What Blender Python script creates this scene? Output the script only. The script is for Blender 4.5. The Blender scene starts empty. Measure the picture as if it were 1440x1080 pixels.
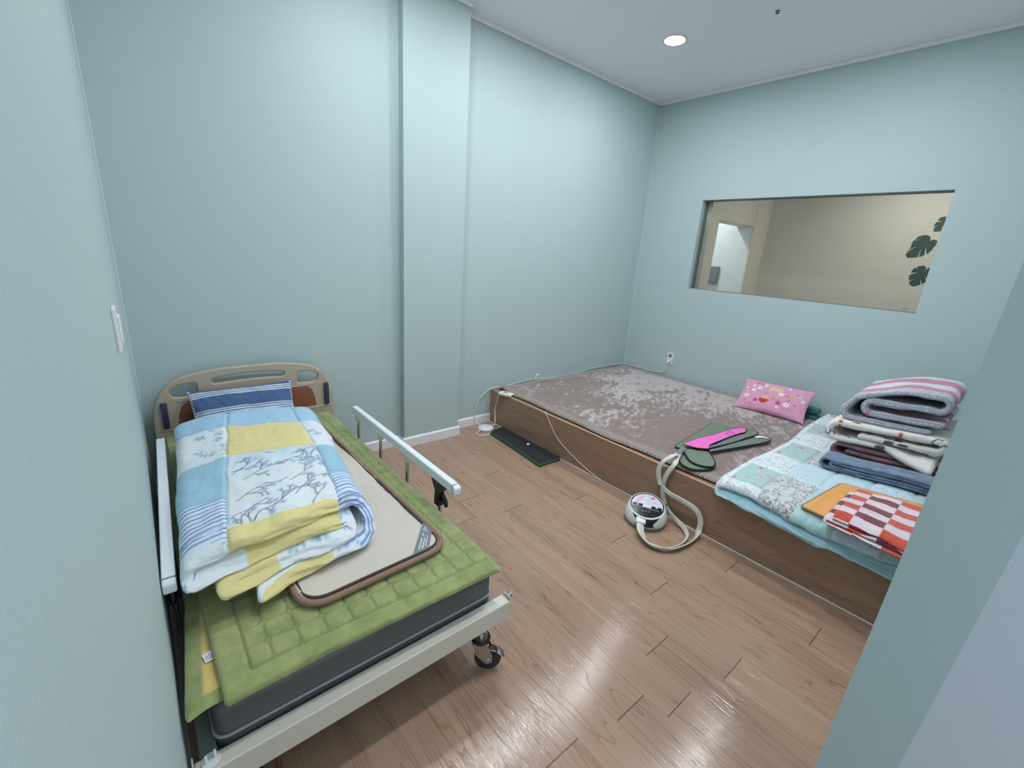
import bpy, bmesh, math, random
import numpy as np
from mathutils import Vector, Matrix
scene = bpy.context.scene
COL = scene.collection
PI = math.pi
LOC = {}          # world origin of every object

# ------------------------------------------------------------------ colour
def lin(c):
    c = np.asarray(c, float) / 255.0
    return np.where(c <= 0.04045, c / 12.92, ((c + 0.055) / 1.055) ** 2.4)
def l4(c):
    r = lin(c); return (float(r[0]), float(r[1]), float(r[2]), 1.0)

# ------------------------------------------------------------------ numpy noise
def _hash(ix, iy, seed):
    h = np.sin(ix * 127.1 + iy * 311.7 + seed * 74.7) * 43758.5453
    return h - np.floor(h)
def vn(u, v, seed=0):
    ix, iy = np.floor(u), np.floor(v)
    fx, fy = u - ix, v - iy
    fx = fx * fx * (3 - 2 * fx); fy = fy * fy * (3 - 2 * fy)
    a = _hash(ix, iy, seed); b = _hash(ix + 1, iy, seed)
    c = _hash(ix, iy + 1, seed); d = _hash(ix + 1, iy + 1, seed)
    return (a * (1 - fx) + b * fx) * (1 - fy) + (c * (1 - fx) + d * fx) * fy
def fbm(u, v, seed=0, oct=3):
    s, a, n = 0, 0.5, 0
    for k in range(oct):
        s = s + a * vn(u * 2 ** k, v * 2 ** k, seed + k * 17); n += a; a *= 0.5
    return s / n - 0.5

# ------------------------------------------------------------------ objects
def empty(name, loc, label=None, cat=None, group=None, rz=0):
    o = bpy.data.objects.new(name, None); COL.objects.link(o)
    o.empty_display_size = 0.05
    o.location = loc; LOC[o.name] = Vector(loc)
    tag(o, label, cat, group)
    return o
def tag(o, label=None, cat=None, group=None, kind=None):
    if label: o['label'] = label
    if cat: o['category'] = cat
    if group: o['group'] = group
    if kind: o['kind'] = kind
    return o
def link(name, me, mat=None, parent=None, label=None, cat=None, group=None, kind=None, smooth=False, origin=None):
    """one mesh object; the mesh comes in world coordinates"""
    o = bpy.data.objects.new(name, me); COL.objects.link(o)
    n = len(me.vertices)
    co = np.empty(n * 3, np.float32); me.vertices.foreach_get('co', co); co = co.reshape(-1, 3)
    if parent is not None:
        w = LOC[parent.name]; o.parent = parent
    else:
        if origin is None:
            origin = ((co[:, 0].min() + co[:, 0].max()) / 2, (co[:, 1].min() + co[:, 1].max()) / 2, co[:, 2].min())
        w = Vector([float(q) for q in origin]); o.location = w
    LOC[o.name] = Vector(w)
    co = co - np.array(w, np.float32)
    me.vertices.foreach_set('co', co.ravel()); me.update()
    if mat is not None:
        for m in (mat if isinstance(mat, (list, tuple)) else [mat]): me.materials.append(m)
    if smooth:
        me.polygons.foreach_set('use_smooth', np.ones(len(me.polygons), bool))
    tag(o, label, cat, group, kind)
    return o
def fin(name, bm, mat=None, parent=None, smooth=False, auto=None, **kw):
    bmesh.ops.recalc_face_normals(bm, faces=bm.faces[:])
    me = bpy.data.meshes.new(name); bm.to_mesh(me); bm.free()
    o = link(name, me, mat, parent, smooth=smooth or auto is not None, **kw)
    if auto is not None:
        me.set_sharp_from_angle(angle=math.radians(auto))
    return o
def BM(): return bmesh.new()
def box(bm, lo, hi, bev=0.0, seg=2, rot=None):
    lo, hi = Vector(lo), Vector(hi)
    c, s = (lo + hi) / 2, hi - lo
    t = bmesh.new()
    bmesh.ops.create_cube(t, size=1.0)
    bmesh.ops.scale(t, vec=s, verts=t.verts[:])
    if bev > 0:
        bmesh.ops.bevel(t, geom=t.edges[:] + t.verts[:], offset=bev, segments=seg, affect='EDGES', profile=0.5)
    if rot is not None: bmesh.ops.rotate(t, cent=(0, 0, 0), matrix=rot, verts=t.verts[:])
    bmesh.ops.translate(t, vec=c, verts=t.verts[:])
    merge(bm, t)
def merge(bm, t):
    me = bpy.data.meshes.new('tmp'); t.to_mesh(me); t.free()
    bm.from_mesh(me); bpy.data.meshes.remove(me)
def smooth_path(P, n=8):
    P = [Vector(p) for p in P]
    if len(P) < 3: return P
    out = []
    Q = [P[0] * 2 - P[1]] + P + [P[-1] * 2 - P[-2]]
    for i in range(1, len(Q) - 2):
        a, b, c, d = Q[i - 1:i + 3]
        for k in range(n):
            t = k / n
            out.append(0.5 * ((2 * b) + (c - a) * t + (2 * a - 5 * b + 4 * c - d) * t * t + (3 * b - a - 3 * c + d) * t ** 3))
    out.append(P[-1]); return out
def tube(bm, P, r, seg=10, smooth=0, caps=True):
    n0 = len(P)
    if smooth: P = smooth_path(P, smooth)
    P = [Vector(p) for p in P]
    if isinstance(r, (list, tuple)) and len(r) != len(P):
        r = [float(x) for x in np.interp(np.linspace(0, n0 - 1, len(P)), range(n0), r)]
    T = []
    for i in range(len(P)):
        a, b = P[max(i - 1, 0)], P[min(i + 1, len(P) - 1)]
        T.append((b - a).normalized())
    n = T[0].orthogonal().normalized()
    rings = []
    for i, p in enumerate(P):
        n = (n - T[i] * n.dot(T[i]))
        n = n.normalized() if n.length > 1e-6 else T[i].orthogonal().normalized()
        b = T[i].cross(n)
        rr = r[i] if isinstance(r, (list, tuple)) else r
        rings.append([bm.verts.new(p + (n * math.cos(2 * PI * k / seg) + b * math.sin(2 * PI * k / seg)) * rr) for k in range(seg)])
    for i in range(len(rings) - 1):
        for k in range(seg):
            bm.faces.new((rings[i][k], rings[i][(k + 1) % seg], rings[i + 1][(k + 1) % seg], rings[i + 1][k]))
    if caps:
        bm.faces.new(rings[0][::-1]); bm.faces.new(rings[-1])
def loop_tube(bm, P, r, seg=8):
    """closed tube along a closed polyline"""
    P = [Vector(p) for p in P]; N = len(P); rings = []
    for i, p in enumerate(P):
        t = (P[(i + 1) % N] - P[i - 1]).normalized()
        n = Vector((0, 0, 1)); n = (n - t * n.dot(t))
        n = n.normalized() if n.length > 1e-4 else t.orthogonal().normalized()
        b = t.cross(n)
        rings.append([bm.verts.new(p + (n * math.cos(2 * PI * k / seg) + b * math.sin(2 * PI * k / seg)) * r) for k in range(seg)])
    for i in range(N):
        j = (i + 1) % N
        for k in range(seg):
            bm.faces.new((rings[i][k], rings[i][(k + 1) % seg], rings[j][(k + 1) % seg], rings[j][k]))
def ribbon(bm, P, Wd, w, t, smooth=8):
    """flat band swept along P; Wd gives the direction across the band at each point"""
    P2 = smooth_path(P, smooth); D2 = smooth_path(Wd, smooth)
    rings = []; N = len(P2)
    for i in range(N):
        tg = (P2[min(i + 1, N - 1)] - P2[max(i - 1, 0)]).normalized()
        d = D2[i] - tg * D2[i].dot(tg); d.normalize()
        n = tg.cross(d)
        ring = []
        for k in range(12):
            a = 2 * PI * k / 12
            ca, sa = math.cos(a), math.sin(a)
            ring.append(bm.verts.new(P2[i] + d * (w / 2 * math.copysign(abs(ca) ** 0.6, ca)) + n * (t / 2 * math.copysign(abs(sa) ** 0.8, sa))))
        rings.append(ring)
    for i in range(N - 1):
        for k in range(12):
            bm.faces.new((rings[i][k], rings[i][(k + 1) % 12], rings[i + 1][(k + 1) % 12], rings[i + 1][k]))
    bm.faces.new(rings[0][::-1]); bm.faces.new(rings[-1])
def lathe(bm, prof, seg=32, mat=None, cap=True):
    rings = []
    for r, z in prof:
        rings.append([bm.verts.new((r * math.cos(2 * PI * k / seg), r * math.sin(2 * PI * k / seg), z)) for k in range(seg)])
    for i in range(len(rings) - 1):
        for k in range(seg):
            bm.faces.new((rings[i][k], rings[i][(k + 1) % seg], rings[i + 1][(k + 1) % seg], rings[i + 1][k]))
    if cap:
        bm.faces.new(rings[0][::-1]); bm.faces.new(rings[-1])
    if mat is not None: bmesh.ops.transform(bm, matrix=mat, verts=bm.verts[:])
def cyl(bm, p0, p1, r, seg=16, r2=None):
    tube(bm, [p0, p1], [r, r if r2 is None else r2], seg)
def prism(bm, poly, z0, z1, bev=0.0, fz=None):
    """poly: (x, y) list"""
    t = bmesh.new()
    a = [t.verts.new((x, y, z0)) for x, y in poly]; b = [t.verts.new((x, y, z1)) for x, y in poly]
    n = len(poly)
    t.faces.new(a[::-1]); top = t.faces.new(b)
    for i in range(n): t.faces.new((a[i], a[(i + 1) % n], b[(i + 1) % n], b[i]))
    bmesh.ops.recalc_face_normals(t, faces=t.faces[:])
    if bev: bmesh.ops.bevel(t, geom=[e for e in top.edges], offset=bev, segments=2, affect='EDGES')
    merge(bm, t)
def round_poly(poly, r, n=6):
    out = []; N = len(poly)
    for i in range(N):
        p = Vector(poly[i]); a = (Vector(poly[i - 1]) - p); b = (Vector(poly[(i + 1) % N]) - p)
        rr = min(r if not isinstance(r, (list, tuple)) else r[i], a.length * 0.48, b.length * 0.48)
        p0, p1 = p + a.normalized() * rr, p + b.normalized() * rr
        for k in range(n + 1):
            t = k / n
            out.append(tuple(p0 * (1 - t) ** 2 + p * 2 * t * (1 - t) + p1 * t * t))
    return out
def grid_mesh(name, P, closed=False, col=None, uv=None, caps=None, flip=False):
    """P: (nu, nv, 3). closed: u wraps round. caps: list of index quads/tris of vertices"""
    nu, nv = P.shape[:2]
    idx = np.arange(nu * nv).reshape(nu, nv)
    if closed: a = idx; b = np.roll(idx, -1, 0)
    else: a = idx[:-1]; b = idx[1:]
    F = np.stack([a[:, :-1], b[:, :-1], b[:, 1:], a[:, 1:]], -1).reshape(-1, 4)
    if flip: F = F[:, ::-1]
    loops = [F.ravel()]; tot = [np.full(len(F), 4)]
    if caps is not None and len(caps):
        loops.append(np.asarray(caps).ravel()); tot.append(np.full(len(caps), 4))
    L = np.concatenate(loops).astype(np.int32); T = np.concatenate(tot).astype(np.int32)
    me = bpy.data.meshes.new(name)
    me.vertices.add(nu * nv); me.vertices.foreach_set('co', P.reshape(-1).astype(np.float32))
    me.loops.add(len(L)); me.loops.foreach_set('vertex_index', L)
    me.polygons.add(len(T)); me.polygons.foreach_set('loop_start', np.concatenate([[0], np.cumsum(T)[:-1]]).astype(np.int32))
    me.update(calc_edges=True); me.validate()
    me.polygons.foreach_set('use_smooth', np.ones(len(me.polygons), bool))
    if col is not None:
        ca = me.color_attributes.new('Col', 'FLOAT_COLOR', 'POINT')
        c4 = np.ones((nu * nv, 4), np.float32); c4[:, :3] = col.reshape(-1, 3)
        ca.data.foreach_set('color', c4.ravel())
    if uv is not None:
        ul = me.uv_layers.new(name='UVMap')
        vi = np.empty(len(me.loops), np.int32); me.loops.foreach_get('vertex_index', vi)
        ul.data.foreach_set('uv', uv.reshape(-1, 2)[vi].astype(np.float32).ravel())
    return me
def normals_of(P, closed):
    du = (np.roll(P, -1, 0) - np.roll(P, 1, 0)) if closed else np.gradient(P, axis=0)
    dv = np.gradient(P, axis=1)
    n = np.cross(du, dv); ln = np.linalg.norm(n, axis=-1, keepdims=True)
    return n / np.maximum(ln, 1e-9)

# ------------------------------------------------------------------ folded cloth
def arc(cx, cz, r, a0, a1, n=10):
    return [(cx + r * math.cos(math.radians(a0 + (a1 - a0) * k / n)), cz + r * math.sin(math.radians(a0 + (a1 - a0) * k / n))) for k in range(n + 1)]
def resample(pts, step):
    pts = np.array(pts, float); d = np.hypot(*np.diff(pts, axis=0).T); keep = np.concatenate([[True], d > 1e-7]); pts = pts[keep]
    s = np.concatenate([[0], np.cumsum(np.hypot(*np.diff(pts, axis=0).T))])
    if np.isscalar(step):
        n = max(4, int(s[-1] / step)); q = np.linspace(0, s[-1], n)
    else:
        q = [0.0]
        while q[-1] < s[-1]: q.append(q[-1] + step(q[-1]))
        q[-1] = s[-1]; q = np.array(q)
    return q, np.stack([np.interp(q, s, pts[:, 0]), np.interp(q, s, pts[:, 1])], -1)
def slab(name, path, t, width, fmap, colfn, mat, step=0.012, nw=60, pinch=14, wr=0.004, wfreq=9.0, seed=1,
         extra=None, parent=None, tmin=0.35, rend=None, **kw):
    """A folded thick cloth: `path` is the fold line (a, h) seen end-on, swept over `width`.
    fmap(a, h, y) turns it into world space, colfn(side, s, y, w01) gives linear colours; side is +1 on the left of the path."""
    q, c = resample(path, step)
    tan = np.gradient(c, axis=0); tan /= np.maximum(np.linalg.norm(tan, axis=1, keepdims=True), 1e-9)
    nor = np.stack([-tan[:, 1], tan[:, 0]], -1)
    n = len(q); rr_ = rend if rend else t * 0.5
    na_ = 9; tha = np.linspace(0.0, PI / 2, na_)[:-1]
    d0 = rr_ * (1 - np.cos(tha)); ys = np.concatenate([d0, np.linspace(rr_, width - rr_, nw), width - d0[::-1]]); nw = len(ys); w01 = ys / width
    dm = np.minimum(ys, width - ys)
    prof = np.sqrt(np.clip(1 - (1 - np.clip(dm / rr_, 0, 1)) ** 2, 0, 1)); prof = np.maximum(prof, 0.02)
    yarc = np.where(dm < rr_, rr_ * np.arccos(np.clip(1 - dm / rr_, -1, 1)), rr_ * PI / 2 + dm - rr_)
    yc = np.where(ys <= width / 2, yarc, width + rr_ * (PI - 2) - yarc)       # length along the cloth, round the edge
    ends = 4
    A, S, side, off = [], [], [], []
    for i in range(n): A.append((c[i], nor[i], 1.0)); S.append(q[i]); side.append(1)
    th = np.linspace(90, -90, ends + 2)[1:-1]
    for a in th:
        A.append((c[-1], nor[-1] * math.sin(math.radians(a)) + tan[-1] * math.cos(math.radians(a)), 1.0)); S.append(q[-1]); side.append(1 if a > 0 else -1)
    for i in range(n - 1, -1, -1): A.append((c[i], -nor[i], 1.0)); S.append(q[i]); side.append(-1)
    for a in th[::-1]:
        A.append((c[0], nor[0] * math.sin(math.radians(a)) * 1.0 - tan[0] * math.cos(math.radians(a)), 1.0)); S.append(q[0]); side.append(1 if a > 0 else -1)
    base = np.array([x[0] for x in A]); dr = np.array([x[1] for x in A]); S = np.array(S); side = np.array(side, float)
    # the last cap runs from -1 side back to +1
    k0 = n + ends + n
    for j, a in enumerate(th[::-1]):
        dr[k0 + j] = nor[0] * math.sin(math.radians(a)) - tan[0] * math.cos(math.radians(a)); side[k0 + j] = 1 if a > 0 else -1
    SS = np.repeat(S[:, None], nw, 1); YY = np.repeat(ys[None, :], len(S), 0); SD = np.repeat(side[:, None], nw, 1)
    disp = wr * 2 * fbm(SS * wfreq + SD * 13.7, YY * wfreq, seed) 
    if extra is not None: disp = disp + extra(SD, SS, YY, YY / width)
    half = t / 2 * prof[None, :] + disp * prof[None, :]
    a2 = base[:, None, 0] + dr[:, None, 0] * half; h2 = base[:, None, 1] + dr[:, None, 1] * half
    X, Y, Z = fmap(a2, h2, YY)
    P = np.stack([X, Y, Z], -1)
    YC = np.repeat(yc[None, :], len(S), 0)
    colr = colfn(SD, SS, YC, YC / width)
    uv = np.stack([SS + SD * 3, YY], -1)
    # close the two ends by pairing the outer row with the inner row
    idx = np.arange(len(S) * nw).reshape(len(S), nw); caps = []
    inner = [n + ends + (n - 1 - i) for i in range(n)]
    for col_, fl in ((0, False), (nw - 1, True)):
        for i in range(n - 1):
            f = [idx[i, col_], idx[i + 1, col_], idx[inner[i + 1], col_], idx[inner[i], col_]]
            caps.append(f[::-1] if not fl else f)
        for E in ([n - 1, n, n + 1, n + 2, n + 3, n + 4], [n + ends + n - 1, k0, k0 + 1, k0 + 2, k0 + 3, 0]):
            for f in ((0, 1, 4, 5), (1, 2, 3, 4)):
                f = [idx[E[z_], col_] for z_ in f]; caps.append(f[::-1] if not fl else f)
    me = grid_mesh(name, P, True, colr, uv, caps)
    bm = bmesh.new(); bm.from_mesh(me); bmesh.ops.recalc_face_normals(bm, faces=bm.faces[:]); bm.to_mesh(me); bm.free()
    return link(name, me, mat, parent, smooth=True, **kw)

def cushion(name, c, e1, e2, w, h, t, colfn, mat, nu=150, nv=100, concave=0.05, wr=0.004, seed=3, parent=None, side=None, **kw):
    e1 = np.array(e1, float); e1 /= np.linalg.norm(e1); e2 = np.array(e2, float); e2 -= e1 * (e2 @ e1); e2 /= np.linalg.norm(e2)
    nrm = np.cross(e1, e2); c = np.array(c, float)
    u = np.linspace(-1, 1, nu); v = np.linspace(-1, 1, nv)
    U, V = np.meshgrid(u, v, indexing='ij')
    def sheet(sg):
        prof = (np.clip(1 - np.abs(U) ** 2.6, 0, 1) ** 0.55) * (np.clip(1 - np.abs(V) ** 2.6, 0, 1) ** 0.55)
        X = U * w / 2 * (1 - concave * (1 - np.abs(V) ** 1.5) * np.abs(U) ** 6 * 1.0)
        Y = V * h / 2 * (1 - concave * 1.4 * (1 - np.abs(U) ** 1.5) * np.abs(V) ** 6)
        D = sg * t / 2 * prof + sg * prof * wr * 2 * fbm(U * 4 + sg * 9, V * 3, seed) + 0.3 * sg * wr * np.sin(U * 30 + V * 8) * (1 - prof)
        return c + X[..., None] * e1 + Y[..., None] * e2 + D[..., None] * nrm
    A, B = sheet(1), sheet(-1)
    P = np.concatenate([A, B[::-1]], 0)
    C1 = colfn(U, V, 1); C2 = colfn(U, V, -1)
    C = np.concatenate([C1, C2[::-1]], 0)
    uv = np.stack([np.concatenate([U, U[::-1] + 3], 0) * w, np.concatenate([V, V[::-1]], 0) * h], -1)
    N = nu * 2; idx = np.arange(N * nv).reshape(N, nv)
    me = grid_mesh(name, P, True, C, uv)
    bm = bmesh.new(); bm.from_mesh(me); bmesh.ops.remove_doubles(bm, verts=bm.verts[:], dist=1e-5)
    bmesh.ops.recalc_face_normals(bm, faces=bm.faces[:]); bm.to_mesh(me); bm.free()
    return link(name, me, mat, parent, smooth=True, **kw)

# ------------------------------------------------------------------ drawing on cloth (per-vertex print)
def paint(base, mask, colour, a=1.0):
    m = (np.asarray(mask, float) * a)[..., None]
    return base * (1 - m) + lin(colour) * m
def seg_mask(U, V, segs, w):
    sh = U.shape; u = U.ravel(); v = V.ravel(); best = np.full(u.shape, 9.0)
    for x0, y0, x1, y1 in segs:
        lo0, hi0 = min(x0, x1) - 2 * w, max(x0, x1) + 2 * w; lo1, hi1 = min(y0, y1) - 2 * w, max(y0, y1) + 2 * w
        k = np.nonzero((u > lo0) & (u < hi0) & (v > lo1) & (v < hi1))[0]
        if not len(k): continue
        dx, dy = x1 - x0, y1 - y0; L = dx * dx + dy * dy + 1e-12
        tt = np.clip(((u[k] - x0) * dx + (v[k] - y0) * dy) / L, 0, 1)
        best[k] = np.minimum(best[k], np.hypot(u[k] - x0 - tt * dx, v[k] - y0 - tt * dy))
    return np.clip(1.5 - best / w, 0, 1).reshape(sh)
def dot_mask(U, V, pts):
    sh = U.shape; u = U.ravel(); v = V.ravel(); m = np.zeros(u.shape)
    for x, y, r in pts:
        k = np.nonzero((np.abs(u - x) < 1.4 * r) & (np.abs(v - y) < 1.4 * r))[0]
        if len(k): m[k] = np.maximum(m[k], np.clip((1.25 * r - np.hypot(u[k] - x, v[k] - y)) / (0.5 * r), 0, 1))
    return m.reshape(sh)
# ------------------------------------------------------------------ materials
def newmat(name):
    m = bpy.data.materials.new(name); m.use_nodes = True
    nt = m.node_tree; b = nt.nodes['Principled BSDF']
    return m, nt, b
def N(nt, t, **kw):
    n = nt.nodes.new(t)
    for k, v in kw.items(): setattr(n, k, v)
    return n
def mathn(nt, op, a, b=None):
    n = N(nt, 'ShaderNodeMath', operation=op)
    for i, x in enumerate((a, b)):
        if x is None: continue
        if isinstance(x, (int, float)): n.inputs[i].default_value = x
        else: nt.links.new(x, n.inputs[i])
    return n.outputs[0]
def bump_noise(nt, b, scale, strength, dist=0.002, vec=None, detail=3):
    t = N(nt, 'ShaderNodeTexNoise'); t.inputs['Scale'].default_value = scale; t.inputs['Detail'].default_value = detail
    if vec is not None: nt.links.new(vec, t.inputs['Vector'])
    u = N(nt, 'ShaderNodeBump'); u.inputs['Strength'].default_value = strength; u.inputs['Distance'].default_value = dist
    nt.links.new(t.outputs['Fac'], u.inputs['Height']); nt.links.new(u.outputs['Normal'], b.inputs['Normal'])
    return t, u
def mat(name, col, rough=0.5, metal=0.0, bump=None, var=0.0, vscale=30.0, sheen=0.0, spec=0.5, coat=0.0):
    m, nt, b = newmat(name)
    b.inputs['Base Color'].default_value = l4(col); b.inputs['Roughness'].default_value = rough
    b.inputs['Metallic'].default_value = metal; b.inputs['Specular IOR Level'].default_value = spec
    b.inputs['Sheen Weight'].default_value = sheen; b.inputs['Coat Weight'].default_value = coat
    tc = N(nt, 'ShaderNodeTexCoord')
    t = N(nt, 'ShaderNodeTexNoise'); t.inputs['Scale'].default_value = vscale; t.inputs['Detail'].default_value = 4
    nt.links.new(tc.outputs['Object'], t.inputs['Vector'])
    mx = N(nt, 'ShaderNodeMix', data_type='RGBA')
    c = lin(col)
    mx.inputs[6].default_value = (*[float(x) for x in np.clip(c * (1 - var), 0, 1)], 1)
    mx.inputs[7].default_value = (*[float(x) for x in np.clip(c * (1 + var), 0, 1)], 1)
    nt.links.new(t.outputs['Fac'], mx.inputs[0]); nt.links.new(mx.outputs[2], b.inputs['Base Color'])
    if bump: bump_noise(nt, b, bump[0], bump[1], bump[2] if len(bump) > 2 else 0.002, tc.outputs['Object'])
    return m
def cloth(name, rough=0.85, sheen=0.3, bump=(900, 0.25, 0.001), coarse=None, var=0.06):
    """fabric whose print is in the vertex colours 'Col'"""
    m, nt, b = newmat(name)
    b.inputs['Roughness'].default_value = rough; b.inputs['Sheen Weight'].default_value = sheen
    b.inputs['Sheen Roughness'].default_value = 0.5; b.inputs['Specular IOR Level'].default_value = 0.25
    at = N(nt, 'ShaderNodeAttribute', attribute_name='Col')
    tc = N(nt, 'ShaderNodeTexCoord')
    t = N(nt, 'ShaderNodeTexNoise'); t.inputs['Scale'].default_value = 160; t.inputs['Detail'].default_value = 3
    nt.links.new(tc.outputs['Object'], t.inputs['Vector'])
    mr = N(nt, 'ShaderNodeMapRange'); mr.inputs['To Min'].default_value = 1 - var; mr.inputs['To Max'].default_value = 1 + var
    nt.links.new(t.outputs['Fac'], mr.inputs['Value'])
    vm = N(nt, 'ShaderNodeVectorMath', operation='SCALE')
    nt.links.new(at.outputs['Color'], vm.inputs[0]); nt.links.new(mr.outputs['Result'], vm.inputs['Scale'])
    nt.links.new(vm.outputs['Vector'], b.inputs['Base Color'])
    t2, u = bump_noise(nt, b, bump[0], bump[1], bump[2], tc.outputs['Object'])
    if coarse:
        t3 = N(nt, 'ShaderNodeTexNoise'); t3.inputs['Scale'].default_value = coarse[0]; t3.inputs['Detail'].default_value = 4
        nt.links.new(tc.outputs['Object'], t3.inputs['Vector'])
        u2 = N(nt, 'ShaderNodeBump'); u2.inputs['Strength'].default_value = coarse[1]; u2.inputs['Distance'].default_value = coarse[2]
        nt.links.new(t3.outputs['Fac'], u2.inputs['Height']); nt.links.new(u2.outputs['Normal'], u.inputs['Normal'])
    return m
def glow(name, col, s):
    m, nt, b = newmat(name)
    b.inputs['Base Color'].default_value = l4((240, 240, 240))
    b.inputs['Emission Color'].default_value = l4(col); b.inputs['Emission Strength'].default_value = s
    return m

def wallpaper(name, col, bumps=1.0):
    m, nt, b = newmat(name)
    b.inputs['Roughness'].default_value = 0.62; b.inputs['Specular IOR Level'].default_value = 0.3
    tc = N(nt, 'ShaderNodeTexCoord')
    # fine woven fleck
    mp = N(nt, 'ShaderNodeMapping'); mp.inputs['Scale'].default_value = (1, 1, 1); nt.links.new(tc.outputs['Object'], mp.inputs['Vector'])
    t = N(nt, 'ShaderNodeTexNoise'); t.inputs['Scale'].default_value = 260; t.inputs['Detail'].default_value = 3
    t2 = N(nt, 'ShaderNodeTexNoise'); t2.inputs['Scale'].default_value = 2.2; t2.inputs['Detail'].default_value = 3
    for q in (t, t2): nt.links.new(mp.outputs['Vector'], q.inputs['Vector'])
    c = lin(col)
    a = N(nt, 'ShaderNodeMix', data_type='RGBA'); a.inputs[6].default_value = (*[float(x) for x in c * 0.93], 1); a.inputs[7].default_value = (*[float(x) for x in np.clip(c * 1.07, 0, 1)], 1)
    nt.links.new(t.outputs['Fac'], a.inputs[0])
    d = N(nt, 'ShaderNodeMix', data_type='RGBA', blend_type='MULTIPLY'); d.inputs[0].default_value = 0.12
    nt.links.new(a.outputs[2], d.inputs[6]); nt.links.new(t2.outputs['Color'], d.inputs[7])
    nt.links.new(a.outputs[2], b.inputs['Base Color'])
    # weave bump and slightly bubbled paper
    u1 = N(nt, 'ShaderNodeBump'); u1.inputs['Strength'].default_value = 0.22 * bumps; u1.inputs['Distance'].default_value = 0.001
    nt.links.new(t.outputs['Fac'], u1.inputs['Height'])
    t3 = N(nt, 'ShaderNodeTexNoise'); t3.inputs['Scale'].default_value = 5.0; t3.inputs['Detail'].default_value = 3; nt.links.new(mp.outputs['Vector'], t3.inputs['Vector'])
    u2 = N(nt, 'ShaderNodeBump'); u2.inputs['Strength'].default_value = 0.25 * bumps; u2.inputs['Distance'].default_value = 0.01
    nt.links.new(t3.outputs['Fac'], u2.inputs['Height']); nt.links.new(u2.outputs['Normal'], u1.inputs['Normal'])
    nt.links.new(u1.outputs['Normal'], b.inputs['Normal'])
    return m

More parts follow.
